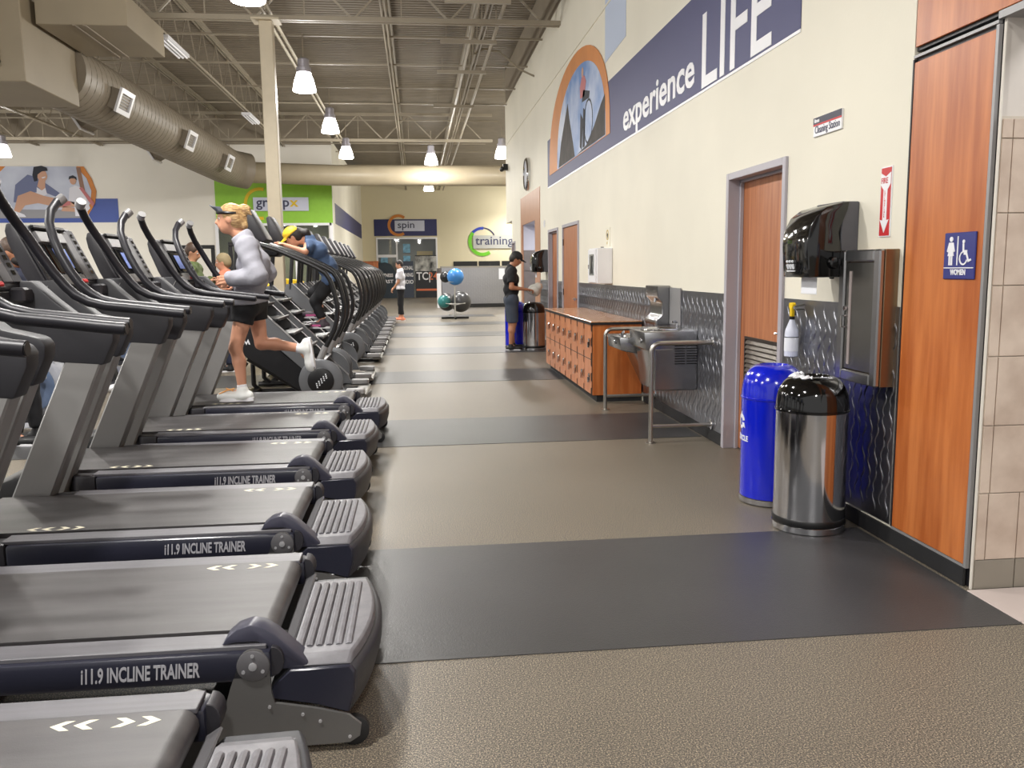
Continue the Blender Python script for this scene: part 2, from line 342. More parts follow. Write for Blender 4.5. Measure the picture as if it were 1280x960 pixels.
# half height plate wall in front of the training area, with a white post and slope
struct('wall_training', MB().box(1.05, 7.8, 32.4, 32.55, .14, 1.5).box(.95, 1.05, 32.4, 40, .14, 1.5), plate)
q = struct('plate_embossing', embossing(1.06, 4.3, .14, 1.5, 32.4, .09, .17, 'x'), plate, bpy.data.objects['wall_training'], sharp=1.5); q['kind'] = 'stuff'
struct('baseboard_far', MB().box(.98, 7.8, 32.36, 32.4, 0, .14), black)
struct('trim_2', MB().box(.9, 7.8, 32.36, 32.6, 1.5, 1.56), mat('cap_trim', (150, 146, 138), .5))
struct('trim_3', MB().box(.76, .92, 32.3, 32.46, 0, 1.3), white)
for x0, x1 in ((1.95,3.2),(3.28,4.4),(4.5, 5.7)): struct('window_%d' % (3 if x0 < 2 else 4 if x0 < 3.5 else 5), MB().box(x0, x1, 44.96, 45, 1.6, 1.86), black)
# ---------------------------------------------------------------- ceiling
mb = MB(); y = -6; vs = []; N = 0
while y < 45.4:
    for dy, z in ((0, 6.5), (.045, 6.5), (.06, 6.54), (.135, 6.54)):
        vs += [(-22, y+dy, z), (8.2, y+dy, z)]
    y += .152
mb.add(vs, [(2*i, 2*i+1, 2*i+3, 2*i+2) for i in range(len(vs)//2-1)])
CE = struct('ceiling', mb, deckm, sharp=.2)
def joist(y0, y1):
    m = MB()
    for dx in (-.045, .02):
        m.box(dx, dx+.028, y0, y1, 5.52, 5.565).box(dx, dx+.028, y0, y1, 6.37, 6.41)
    m.box(-.06, .06, y0, y1, 6.41, 6.5)
    y = y0; k = 0
    while y < y1-.6:
        m.tube([(0, y, 5.54 if k % 2 else 6.39), (0, y+.6, 6.39 if k % 2 else 5.54)], .013, 4); y += .6; k += 1
    return m
ja = joist(2, 29.45).mesh('joist', steelp); jb = joist(2, 45).mesh('joist', steelp)
for x in (-15.8, -13.9, -11.95, -10, -8.1, -6.15, -4.25): link('joist', ja, CE).location = (x, 0, 0)
for x in (-.42, 1.26): link('joist', jb, CE).location = (x, 0, 0)
for Y, x1 in ((14.1, 2.42), (26.6, 2.42), (3.0, 2.42)):
    m = MB()
    for dy in (-.07, .03): m.box(-22, x1, Y+dy, Y+dy+.04, 5.29, 5.36).box(-22, x1, Y+dy, Y+dy+.04, 6.05, 6.12)
    x = x1-.3; k = 0
    while x > -21:
        m.tube([(x, Y, 5.33), (x-.75, Y, 6.08)], .022, 4).tube([(x-.75, Y, 6.08), (x-1.5, Y, 5.33)], .022, 4).tube([(x-.75, Y, 6.08), (x-.75, Y, 5.33)], .012, 4); x -= 1.5
    struct('girder', m, steelp, CE)
m = MB()
for Y in (10.2, 12.1, 16.0, 18.1, 20.3, 22.2, 24.6, 29.0): m.box(-22, 2.4, Y-.018, Y+.018, 5.56, 5.59)
for Y in (31, 34.9, 36, 40, 43): m.box(-2.7, 8, Y-.02, Y+.02, 5.56, 5.6)
struct('bridging', m, steelp, CE)
m = MB()
for x in (-2.25, -2.15): m.tube([(x, 8, 5.42), (x, 29, 5.42)], .028, 6)
struct('conduit', m, mat('conduit_paint', (196, 186, 164), .5), CE)
struct('conduit', MB().tube([(-5.95, 14.4, 5.46), (-5.95, 26, 5.42), (-5.95, 27.2, 5.0)], .045, 6), mat('conduit_paint', (196, 186, 164), .5), CE)
struct('conduit', MB().tube([(1.2, 16.8, 5.5), (1.4, 16.9, 5.62), (1.7, 17, 5.6), (2.1, 17.1, 5.3), (2.4, 17.1, 5.17)], .02, 6), steelp, CE)
for x in (1.05, 1.45): struct('conduit', MB().tube([(x, 8, 5.44), (x, 44, 5.44)], .03, 6), steelp, CE)
for i, Y in enumerate((12.7, 14.9, 17.1, 20.6)):
    struct('strut', MB().box(.5, 1.45, Y-.025, Y+.025, 5.2, 5.26).tube([(.6, Y, 5.26), (.6, Y, 5.5)], .006, 4).tube([(1.3, Y, 5.26), (1.3, Y, 5.5)], .006, 4), steelp, CE)
# column
C = struct('column', MB().box(-2.315, -2.11, 14.0, 14.2, 0, 5.27), colp, bevel=.01)
struct('cap_plate', MB().box(-2.42, -2.0, 13.93, 14.27, 5.27, 5.3), colp, C)
# ---------------------------------------------------------------- pendant lamps
lensm = mat('lamp_lens', (255, 250, 242), .3, emit=LAMP_GLOW)
T = thing('pendant_lamp', 'pendant lamp beside the top of the column, cut off by the picture edge', 'lamp', (-1.88, 10.74, 5.5), 'pendant lamps')
x, y = -1.88, 10.74
part(T, 'shade_lens', MB().lathe([(.195,4.58),(.205,4.6),(.17,4.76),(.125,4.88),(.1,4.89)], (x,y,0), 'z', 20), lensm)
part(T, 'ballast_cap', MB().lathe([(.1,4.89),(.13,4.9),(.13,4.98),(.1,4.99),(.1,5.12),(.06,5.15),(.02,5.16)], (x,y,0), 'z', 16), mat('lamp_housing', (196, 194, 206), .35, metal=.5))
part(T, 'stem', MB().tube([(x,y,5.15),(x,y,5.56)], .012, 6), steelp)
spots = [(-1.88,15.83,'pendant lamp hanging just right of the column, largest one wholly in view'), (-1.88,20.4,'pendant lamp next after the one beside the column, over the runner\'s row'),
  (-1.88,24.9,'pendant lamp farthest along the row that starts at the column'), (.53,26.3,'pendant lamp hanging in front of the cross duct'), (.58,34.9,'pendant lamp glowing below and behind the cross duct'),
  (2.52,24.8,'pendant lamp half hidden behind the end of the right wall'), (-10.96,24.76,'pendant lamp above the stretching mural at the left edge'),
  (-1.88,6.1,'pendant lamp over the nearest treadmills'), (-1.88,1.5,'pendant lamp over the camera position'), (-6.5,6.1,'pendant lamp over the bikes'), (-6.5,1.5,'pendant lamp over the floor beside the bikes'), (-11,15,'pendant lamp over the far left floor'), (.4,-3,'pendant lamp behind the camera position'),(5.2,36,'added unseen pendant lamp over the training area'),(5.2,31,'added unseen pendant lamp over the near training area'),(5.2,43,'added unseen pendant lamp over the far training area'),  # training area lamps are added out of view to brighten the far walls
  (-11,10.7,'added pendant lamp off frame left, brightening the second floor bay'),(-11,20.2,'added pendant lamp off frame left, brightening the fourth floor bay'),(-15.8,15,'added pendant lamp off frame far left, brightening the third bay'),(-15.8,24.8,'added pendant lamp off frame far left, brightening the mural wall')]  # off-frame lamps added to lift the light on the left hall
PL = [(x, y)]
for a, b, lab in spots:
    dup(T, (a, b, 5.5), lab, 'pendant lamps'); PL.append((a, b))
for i, (a, b) in enumerate(PL):
    l = bpy.data.lights.new('pendant_light', 'AREA'); l.shape = 'DISK'; l.size = .38; l.energy = LAMP_W; l.color = (1, .975, .93); l.spread = math.radians(165)
    o = bpy.data.objects.new('pendant_light', l); COL.objects.link(o); o.location = (a, b, 4.56)
    l = bpy.data.lights.new('lens_spill', 'POINT'); l.shadow_soft_size = .12; l.energy = LAMP_W*.9; l.color = (1, .975, .93)
    o = bpy.data.objects.new('lens_spill', l); COL.objects.link(o); o.location = (a, b, 4.44)
for p, e in (((-5, 32, 3.1), 60), ((-.6, 47.2, 3.3), 40), ((3.0, 18.2, 2.35), 12), ((3.5, 1.6, 3.6), 55)):  # added unseen area lights filling both studios, the recess and the entrance
    l = bpy.data.lights.new('room_fill', 'AREA'); l.size = .6; l.energy = e; o = bpy.data.objects.new('room_fill', l); COL.objects.link(o); o.location = p
# strip lights under the joists
T = thing('strip_light', 'unlit tube light under the joist right of the square ducts', 'lamp', (-4.25, 16.5, 5.5), 'unlit tube lights')
part(T, 'tray', MB().box(-4.36, -4.14, 15.8, 17.2, 5.44, 5.5), white)
for x in (-4.32, -4.25, -4.18): part(T, 'tube', MB().tube([(x, 15.85, 5.425), (x, 17.15, 5.425)], .018, 8), white)
dup(T, (-4.25, 23.8, 5.5), 'unlit tube light under the joist just left of the column', 'unlit tube lights')
# ---------------------------------------------------------------- ducts
ductm = mat('duct_paint', (136, 126, 110), .5, var=.05, vscale=2, bump=.35, bscale=9, bstretch=(.05, 1.6, .05))
ductc = mat('cross_duct_paint', (168, 156, 132), .45, var=.05, vscale=2, bump=.3, bscale=9, bstretch=(1.6, .05, .05))
boxm = mat('plenum_paint', (148, 136, 114), .5, var=.06, vscale=1.2)
T = thing('air_duct', 'big round taupe duct with side outlets from the corner box to the cross duct', 'duct', (-6.05, 20, 4.15))
DX, DZ = -5.6, 4.6
part(T, 'round_run', MB().tube([(DX, y, DZ) for y in np.linspace(14.47, 26.8, 12)]+[(DX+.12, 27.35, DZ-.02), (DX+.5, 27.62, DZ-.08)], .54, 28), ductm)
rg = MB()
for y in np.arange(14.7, 26.9, .24): rg.lathe([(.54,-.008),(.546,-.004),(.546,.004),(.54,.008)], (DX, y, DZ), 'y', 28, cap=False)
part(T, 'seam_rings', rg, ductm, kind='stuff')
part(T, 'cross_run', MB().tube([(DX+.25, 27.6, DZ-.1), (-2.4, 27.6, 4.40), (6.5, 27.6, 4.38)], .32, 24), ductc)
def outlet(yc, s):
    n = Vector((s*math.cos(.35*s if s > 0 else .35), 0, -math.sin(.35)))
    n = Vector((s*.94, 0, -.34 if s > 0 else -.55)).normalized(); c = Vector((DX, yc, DZ)); up = Vector((0, 1, 0)); v = n.cross(up).normalized()
    def fr(d0, d1, a0, a1, b0, b1):
        m = MB(); P = [c+n*d+up*a+v*b for d in (d0, d1) for a, b in ((a0,b0),(a1,b0),(a1,b1),(a0,b1))]
        return m.add(P, [(0,3,2,1),(4,5,6,7),(0,1,5,4),(1,2,6,5),(2,3,7,6),(3,0,4,7)])
    o = part(T, 'outlet_collar', fr(.3, .66, -.3, .3, -.17, .17), ductm)
    g = fr(.66, .7, -.34, .34, -.21, -.13).join(fr(.66, .7, -.34, .34, .13, .21)).join(fr(.66, .7, -.34, -.26, -.13, .13)).join(fr(.66, .7, .26, .34, -.13, .13))
    part(T, 'outlet_frame', g, white)
    gg = MB()
    for k in range(5): gg.join(fr(.655, .68, -.26, .26, -.11+k*.05, -.1+k*.05))
    part(T, 'outlet_blades', gg.join(fr(.64, .65, -.26, .26, -.13, .13)), silver2)
for y in (15.9, 20.3, 24.3): outlet(y, 1)
for y in (17.2, 21.6): outlet(y, -1)
for y in (15.4, 19, 22.6, 26): part(T, 'hanger', MB().tube([(DX+.3, y, DZ+.4), (DX+.3, y, 5.55)], .008, 5), steelp)
T = thing('duct_box', 'square taupe plenum box with round stub in the top left corner', 'duct', (-6.6, 13.6, 4.03))
part(T, 'box', MB().box(-8.3, -5.2, 12.6, 14.47, 4.03, 5.2), boxm, bevel=.01)
part(T, 'flange', MB().box(-8.3, -5.5, 12.55, 12.6, 5.12, 5.2).box(-5.58, -5.5, 12.55, 12.6, 4.27, 5.2).box(-8.3, -5.5, 12.55, 12.6, 4.22, 4.3), boxm)
part(T, 'round_stub', MB().lathe([(.42,0),(.42,-.5)], (-6.15, 12.6, 4.76), 'y', 24), boxm)
T = thing('duct_box', 'taupe rectangular duct box with seams hanging higher and right of the plenum', 'duct', (-4.5, 13.8, 4.85))
part(T, 'box', MB().box(-5.12, -3.91, 12.87, 14.67, 4.85, 5.28), boxm, bevel=.008)
part(T, 'seam', MB().box(-4.64, -4.6, 12.86, 14.67, 4.835, 4.85).box(-4.5, -4.46, 12.86, 14.67, 4.835, 4.85), taupe)
# ================================================================ SIGNS AND MURALS
def wpoly(pts, d0, d1):           # flat shape on the right wall, points are (Y, Z)
    return MB().prism(pts, 'x', WX-d1, WX-d0)
U = (0, -1, 0); V = (0, 0, 1)
T = thing('wall_banner', 'long navy banner with white words experience LIFE on the right wall', 'banner', (WX, 10, 2.88))
part(T, 'banner_field', wpoly([(15.44, 2.88), (5.24, 2.88), (5.24, 3.69), (15.44, 3.69)], .001, .005), navyv)
b = text('experience', .42, (0, 0, 0), U, V, .004, 1, .01); k = 2.52/width(b, U)
part(T, 'lettering', text('experience', .42, (WX-.005, 9.79, 2.975), U, V, .004, k, .008), white, label='white word experience')
b = text('LIFE', .75, (0,0,0), U, V); k = 1.24/width(b, U)
part(T, 'lettering', text('LIFE', .84, (WX-.005, 7.13, 2.90), U, V, .004, k, .006), white, label='large white word LIFE')
part(T, 'banner_edge', wpoly([(15.44, 2.86), (5.24, 2.86), (5.24, 2.88), (15.44, 2.88)], .001, .005), white)
T = thing('wall_mural', 'arched cycling mural with orange border above the far doors', 'mural', (WX, 12.6, 3.0))
def arch(y0, y1, zb, zt, n=24, pw=.62):
    c = (y0+y1)/2; h = (y0-y1)/2
    return [(c+h*math.cos(math.pi*i/n), zb+(zt-zb)*abs(math.sin(math.pi*i/n))**pw) for i in range(n+1)]
part(T, 'orange_arch', wpoly(arch(15.2, 10.45, 3.06, 4.54, pw=.75), .006, .010), orange)
skym = mat('mural_sky', (214, 222, 240), .6, col2=(96, 136, 196), vscale=1.1, detail=6)
part(T, 'sky_print', wpoly(arch(14.35, 10.68, 3.07, 4.30, pw=.75), .010, .012), skym)
part(T, 'rock_print', wpoly([(14.2,3.08),(13.95,3.45),(13.35,3.95),(13.2,3.7),(12.9,3.3),(12.75,3.08)], .012, .0135).join(wpoly([(12.6,3.08),(11.9,3.12),(11.35,3.3),(10.95,3.5),(10.72,3.58),(10.7,3.08)], .012, .0135)), mat('mural_rock', (66, 60, 58), .7, var=.3, vscale=5))
def ring(c, r0, r1, a0, a1, n=20):
    return [(c[0]+r1*math.cos(a0+(a1-a0)*i/n), c[1]+r1*math.sin(a0+(a1-a0)*i/n)) for i in range(n+1)]+[(c[0]+r0*math.cos(a1-(a1-a0)*i/n), c[1]+r0*math.sin(a1-(a1-a0)*i/n)) for i in range(n+1)]
bk = MB()
for cy, cz in ((11.75, 3.42),): bk.join(wpoly([(cy+(p[0]-cy)*1.0, p[1]) for p in ring((cy, cz), .27, .30, 0, 6.28)], .0136, .015))
bk.join(wpoly([(12.15,3.12),(12.0,3.12),(11.95,3.6),(12.1,3.66)], .0136, .015)).join(wpoly([(12.2,3.75),(11.7,3.72),(11.65,3.8),(12.1,3.9)], .0136, .015)).join(wpoly([(12.35,3.16),(12.22,3.1),(12.1,3.5),(12.3,3.62)], .0136, .015))
part(T, 'bicycle_print', bk, mat('mural_dark', (44, 46, 56), .7))
part(T, 'rider_print', wpoly([(12.32,3.82),(12.02,3.8),(11.9,3.98),(12.02,4.08),(12.2,4.1),(12.34,3.98)], .0136, .015), mat('mural_rose', (196, 120, 122), .7))
part(T, 'rider_print', wpoly(ring((12.16, 4.15), .001, .07, 0, 6.28), .0136, .0152), mat('mural_skin', (204, 160, 136), .7))
solo('painted_patch', wpoly([(10.76, 3.95), (9.7, 4.0), (9.7, 4.62), (10.76, 5.3)], .001, .004), mat('pale_blue_paint', (190, 202, 224), .6), 'pale blue painted patch on the wall above the navy banner', 'wall decal')
solo('painted_patch', wpoly([(8.6, 4.5), (8.2, 4.6), (8.1, 5.0), (8.6, 5.2)], .001, .004), MATS['pale_blue_paint'], 'small pale blue painted corner at the top picture edge, right of the larger one', 'wall decal')
T = thing('wall_clock', 'round silver rimmed wall clock high above the wooden portal', 'clock', (WX, 18.1, 3.08))
part(T, 'rim', MB().lathe([(.34,0),(.34,-.05),(.31,-.08),(.29,-.06),(.29,-.03)], (WX, 18.1, 3.4), 'x', 32), chrome)
part(T, 'face', MB().lathe([(.3,-.02),(.3,-.031)], (WX, 18.1, 3.4), 'x', 32), paper)
part(T, 'hand', MB().box(WX-.036, WX-.032, 18.09, 18.11, 3.38, 3.6).box(WX-.036, WX-.032, 18.09, 18.25, 3.39, 3.41), black)
T = thing('cleaning_sign', 'white and navy cleaning station sign high right of the near door', 'sign', (WX, 4.83, 2.19))
part(T, 'board', MB().box(WX-.012, WX, 4.66, 5.0, 2.19, 2.30), white, bevel=.002)
part(T, 'header_band', MB().box(WX-.014, WX-.012, 4.66, 5.0, 2.262, 2.30), mat('sign_navy', (38, 40, 64), .5))
part(T, 'red_line', MB().box(WX-.014, WX-.012, 4.66, 5.0, 2.252, 2.262), redv)
k = .29/width(text('Cleaning Station', .06, (0,0,0), U, V), U)
part(T, 'lettering', text('Cleaning Station', .062, (WX-.012, 4.98, 2.208), U, V, .002, k), mat('sign_ink', (60, 62, 90), .5))
part(T, 'lettering', text('fitness', .03, (WX-.014, 4.985, 2.272), U, V, .001, .8, .001), white, label='small white heading')
T = thing('fire_sign', 'tall red fire extinguisher sign with a white arrow pointing down', 'sign', (WX, 4.175, 1.575))
part(T, 'board', MB().box(WX-.006, WX, 4.125, 4.228, 1.572, 1.925), white)
part(T, 'red_field', MB().box(WX-.008, WX-.006, 4.131, 4.222, 1.578, 1.919), redv)
part(T, 'white_arrow', wpoly([(4.222,1.895),(4.176,1.875),(4.131,1.895),(4.131,1.838),(4.146,1.82),(4.158,1.81),(4.158,1.655),(4.135,1.66),(4.177,1.592),(4.218,1.66),(4.194,1.655),(4.194,1.81),(4.206,1.82),(4.222,1.838)], .008, .0095), white)
part(T, 'lettering', text('FIRE', .04, (WX-.0095, 4.219, 1.842), U, V, .001, .88, .0006), redv)
w_ = text('EXTINGUISHER', .022, (0,0,0), (0,0,-1), U); k = .14/width(w_, V)
e = MB()
for i, ch in enumerate('EXTINGUISHER'): e.join(text(ch, .014, (WX-.0095, 4.183, 1.796-i*.0115), U, V, .001, .9, .0002))
part(T, 'lettering', e, redv)
T = thing('restroom_sign', 'navy women restroom sign with wheelchair symbol on the wood panel', 'sign', (WX, 3.545, 1.36))
part(T, 'board', MB().box(WX-.012, WX-.004, 3.436, 3.655, 1.362, 1.568), mat('sign_blue', (44, 48, 122), .4), bevel=.003)
s0 = lambda y, z: (3.655-y*.219, 1.362+z*.206)
sg = MB()
def sp(pts): sg.join(wpoly([s0(*p) for p in pts], .012, .0145))
sp(ring((.24,.86), .0, .055, 0, 6.28, 14)[:15])
sp([(.17,.79),(.31,.79),(.37,.60),(.33,.58),(.29,.68),(.34,.5),(.14,.5),(.19,.68),(.15,.58),(.11,.60)])
sp([(.18,.5),(.18,.3),(.23,.3),(.23,.5)]); sp([(.25,.5),(.25,.3),(.30,.3),(.30,.5)])
sp([(.44,.3),(.47,.3),(.47,.92),(.44,.92)]); sp(ring((.64,.8), .0, .04, 0, 6.28, 12)[:13])
sp([(.61,.76),(.66,.76),(.665,.62),(.76,.62),(.76,.57),(.62,.57)]); sp([(.66,.57),(.76,.57),(.82,.42),(.88,.44),(.90,.40),(.80,.36),(.73,.52),(.66,.52)])
sp([(.68+.13*math.cos(a)-.03, .45+.15*math.sin(a)) for a in np.linspace(1.9, 6.0, 18)]+[(.68+.10*math.cos(a)-.03, .45+.115*math.sin(a)) for a in np.linspace(6.0, 1.9, 18)])
sp([(.03,.235),(.97,.235),(.97,.255),(.03,.255)])
part(T, 'pictograms', sg, white)
part(T, 'lettering', text('WOMEN', .034, (WX-.012, 3.6, 1.382), U, V, .002, .8, .0012), white)
# small round sign and box near the lockers
T = thing('round_sign', 'little yellow ring sign above the white defibrillator box', 'sign', (WX, 10.57, 1.7))
part(T, 'board', MB().box(WX-.006, WX, 10.44, 10.70, 1.70, 1.93), cream)
part(T, 'ring', wpoly(ring((10.57, 1.84), .05, .065, 0, 6.28), .006, .009), mat('ochre', (196, 170, 90), .5))
part(T, 'heart', wpoly([(10.60,1.84),(10.57,1.80),(10.54,1.84),(10.555,1.86),(10.57,1.85),(10.585,1.86)], .006, .009), black)
part(T, 'caption', text('AED', .05, (WX-.006, 10.63, 1.725), U, V, .001, .8), mat('ochre', (196, 170, 90)))
T = thing('defibrillator_box', 'white wall cabinet for the defibrillator left above the locker top', 'cabinet', (WX, 10.6, 1.23))
part(T, 'cabinet_body', MB().box(WX-.2, WX, 10.3, 10.78, 1.235, 1.675), white, bevel=.01)
part(T, 'door', MB().box(WX-.215, WX-.2, 10.315, 10.765, 1.25, 1.66), white, bevel=.003)
part(T, 'window', MB().box(WX-.218, WX-.214, 10.40, 10.68, 1.34, 1.60), mat('dark_pane', (110, 116, 120), .15))
part(T, 'figure_mark', wpoly([(10.62,1.36),(10.46,1.36),(10.50,1.5),(10.45,1.58),(10.58,1.58),(10.55,1.5)], .218, .221), black)
part(T, 'latch', MB().box(WX-.225, WX-.214, 10.70, 10.73, 1.42, 1.47), steelc)
part(T, 'top_knob', MB().tube([(WX-.1, 10.45, 1.67), (WX-.1, 10.45, 1.69)], .02, 8), charc2)
solo('light_switch', MB().box(WX-.012, WX, 15.8, 15.92, 2.2, 2.32).box(WX-.02, WX-.012, 15.84, 15.88, 2.23, 2.29), white, 'tiny white box on the wall between portal and far door', 'switch')
solo('emergency_light', MB().box(WX-.12, WX, 22.1, 22.3, 3.95, 4.1).ball((WX-.14, 22.12, 3.98), .06, 10).ball((WX-.14, 22.3, 3.98), .06, 10), black, 'small black twin light on the wall edge beyond the clock', 'lamp')
# far wall signs
U2 = (1, 0, 0)
def fpoly(pts, y, d0, d1): return MB().prism(pts, 'y', y-d1, y-d0)
T = thing('spin_sign', 'navy spin sign with an orange crescent over the studio glass', 'sign', (-.5, 45, 3.2))
part(T, 'field', MB().box(-2.12, 1.12, 44.96, 44.99, 3.2, 4.05), navyv2)
part(T, 'crescent', fpoly(ring((-.86, 3.74), .42, .56, .9, 5.3), 44.96, 0, .03), orange)
part(T, 'panel', MB().box(-1.05, .48, 44.90, 44.93, 3.44, 3.98), mat('sign_panel', (206, 210, 228), .5))
k = .85/width(text('spin', .5, (0,0,0), U2, V), U2)
part(T, 'lettering', text('spin', .5, (-.92, 44.9, 3.6), U2, V, .01, k, .004), mat('sign_ink', (60, 62, 90)))
T = thing('training_sign', 'grey training sign with a green and blue crescent on the far wall', 'sign', (3.8, 45, 2.1))
part(T, 'crescent', fpoly(ring((3.5, 2.88), .58, .76, 2.4, 5.3), 44.99, 0, .03), mat('lime', (112, 196, 40), .5))
part(T, 'crescent', fpoly(ring((3.5, 2.88), .62, .76, 1.5, 2.4), 44.99, 0, .03), mat('royal_blue', (44, 66, 176), .5), label='blue end of the crescent')
part(T, 'crescent', fpoly(ring((3.5, 2.88), .68, .73, .3, 1.5), 44.99, 0, .03), navyv2, label='thin navy tail of the crescent')
part(T, 'panel', MB().box(3.0, 5.6, 44.92, 44.95, 2.52, 3.20), mat('grey_panel', (178, 178, 172), .5))
k = 1.92/width(text('training', .6, (0,0,0), U2, V), U2)
part(T, 'lettering', text('training', .62, (3.12, 44.92, 2.72), U2, V, .01, k, .006), mat('sign_ink', (60, 62, 90)))
T = thing('group_sign', 'groupx sign with yellow crescent on the green wall behind the column', 'sign', (-4.5, 29.47, 3.4))
part(T, 'crescent', fpoly(ring((-5.1, 3.68), .43, .53, 1.3, 4.9), 29.47, 0, .02), mat('amber', (226, 190, 30), .5))
part(T, 'panel', MB().box(-5.32, -3.52, 29.40, 29.42, 3.44, 3.88), mat('sign_panel', (206, 210, 228)))
a = text('group', .44, (0,0,0), U2, V); k = 1.06/width(a, U2)
part(T, 'lettering', text('group', .44, (-5.22, 29.4, 3.58), U2, V, .01, k, .006), mat('sign_ink', (60, 62, 90)))
part(T, 'lettering', text('x', .44, (-4.12, 29.4, 3.58), U2, V, .01, k*1.1, .008), mat('amber', (226, 190, 30)), label='yellow letter x')
T = thing('wall_mural', 'mural of two people stretching with orange rim and blue bar, left wall', 'mural', (-12, 29.5, 3.1))
part(T, 'blue_bar', MB().box(-16, -9.64, 29.485, 29.495, 3.10, 3.86), bluev)
part(T, 'orange_rim', fpoly([(-16,3.24),(-10.65,3.24),(-10.35,3.7),(-10.28,4.1),(-10.4,4.5),(-10.62,4.88),(-16,4.88)], 29.48, 0, .01), orange)
part(T, 'photo_field', fpoly([(-16,3.24),(-10.78,3.24),(-10.5,3.7),(-10.43,4.1),(-10.55,4.5),(-10.85,4.88),(-13.0,4.88),(-13.3,4.6),(-16,4.2)], 29.47, 0, .01), mat('mural_pale', (206, 212, 228), .6, col2=(182, 188, 208), vscale=1))
sk = mat('mural_skin', (204, 160, 136)); gy = mat('mural_blue_grey', (112, 120, 154), .7); dk = mat('mural_dark', (44, 46, 56))
part(T, 'floor_print', fpoly([(-16,3.24),(-10.78,3.24),(-10.68,3.5),(-16,3.55)], 29.46, 0, .004), mat('mural_floor', (150, 150, 156), .7))
part(T, 'coach_print', fpoly([(-12.85,3.75),(-12.75,4.3),(-12.35,4.62),(-12.1,4.55),(-11.75,4.3),(-11.3,3.95),(-11.5,3.9),(-11.95,4.1),(-12.2,4.05),(-12.5,3.7)], 29.455, 0, .004), gy, label='coach in a blue grey jacket')
part(T, 'leg_print', fpoly([(-12.7,3.95),(-12.3,4.1),(-11.9,3.95),(-11.0,3.75),(-10.85,3.6),(-11.5,3.58),(-12.1,3.72),(-12.5,3.65),(-12.75,3.35),(-12.9,3.35)], 29.45, 0, .004), sk)
part(T, 'hair_print', fpoly([(-12.14,4.86),(-12.2,4.6),(-12.16,4.4),(-12.06,4.42),(-12.04,4.62),(-11.9,4.72),(-11.72,4.74),(-11.74,4.84),(-11.9,4.9)], 29.443, 0, .003), dk)
part(T, 'hair_print', fpoly([(-11.1,4.46),(-11.08,4.56),(-10.96,4.6),(-10.86,4.54),(-10.85,4.44),(-10.92,4.5),(-11.02,4.5)], 29.443, 0, .003), dk)
part(T, 'face_print', fpoly([(-11.9+.15*math.cos(a)*(1-.15*math.sin(a)), 4.6+.2*math.sin(a)) for a in np.linspace(0, 6.0, 16)], 29.447, 0, .003), sk)
part(T, 'face_print', fpoly([(-10.97+.1*math.cos(a), 4.43+.13*math.sin(a)) for a in np.linspace(0, 6.0, 14)], 29.447, 0, .003), sk)
part(T, 'neck_print', fpoly([(-12.0,4.5),(-11.82,4.46),(-11.84,4.2),(-11.95,4.12),(-12.08,4.25)], 29.449, 0, .003), sk)
part(T, 'shirt_print', fpoly([(-12.1,4.22),(-11.95,4.12),(-11.84,4.22),(-11.8,4.0),(-12.0,3.9),(-12.12,4.0)], 29.45, 0, .003), mat('mural_white', (226, 226, 236), .7))
part(T, 'smile_print', fpoly([(-11.93,4.53),(-11.8,4.56),(-11.82,4.52),(-11.9,4.5)], 29.444, 0, .002), mat('mural_white', (226, 226, 236)))
part(T, 'shoe_print', fpoly([(-12.95,3.28),(-12.5,3.28),(-12.55,3.36),(-12.75,3.44),(-12.92,3.5)], 29.447, 0, .003), mat('mural_white', (226, 226, 236)))
part(T, 'shoe_print', fpoly([(-10.98,3.3),(-10.72,3.3),(-10.66,3.62),(-10.85,3.72),(-10.98,3.6)], 29.444, 0, .003), mat('mural_white', (226, 226, 236)))
part(T, 'leg_print', fpoly([(-11.35,3.62),(-10.95,3.56),(-10.95,3.44),(-11.4,3.46)], 29.449, 0, .003), sk)
part(T, 'mirror_print', fpoly([(-10.85,4.85),(-10.72,4.85),(-10.62,4.1),(-10.68,3.7),(-10.76,4.1)], 29.462, 0, .003), mat('mural_bronze', (150, 116, 98), .7))
part(T, 'athlete_print', fpoly([(-11.15,3.8),(-11.1,4.2),(-10.9,4.28),(-10.72,4.2),(-10.6,3.9),(-10.5,3.55),(-10.75,3.3),(-10.9,3.6)], 29.45, 0, .004), mat('mural_white', (226, 226, 236), .7), label='smiling athlete in a white vest')
part(T, 'arm_print', fpoly([(-10.8,4.2),(-10.7,4.22),(-10.35,3.7),(-10.42,3.6)], 29.445, 0, .004).join(fpoly([(-11.35,3.74),(-11.1,3.78),(-11.1,3.66),(-11.35,3.6)], 29.445, 0, .004)), mat('mural_rose', (196, 120, 122)))
solo('side_banner', MB().prism([(30.2, 3.05), (44.4, 3.05), (44.4, 3.75), (30.2, 3.75)], 'x', -2.73, -2.722), navyv, 'navy banner along the short side wall left of the spin studio', 'banner')
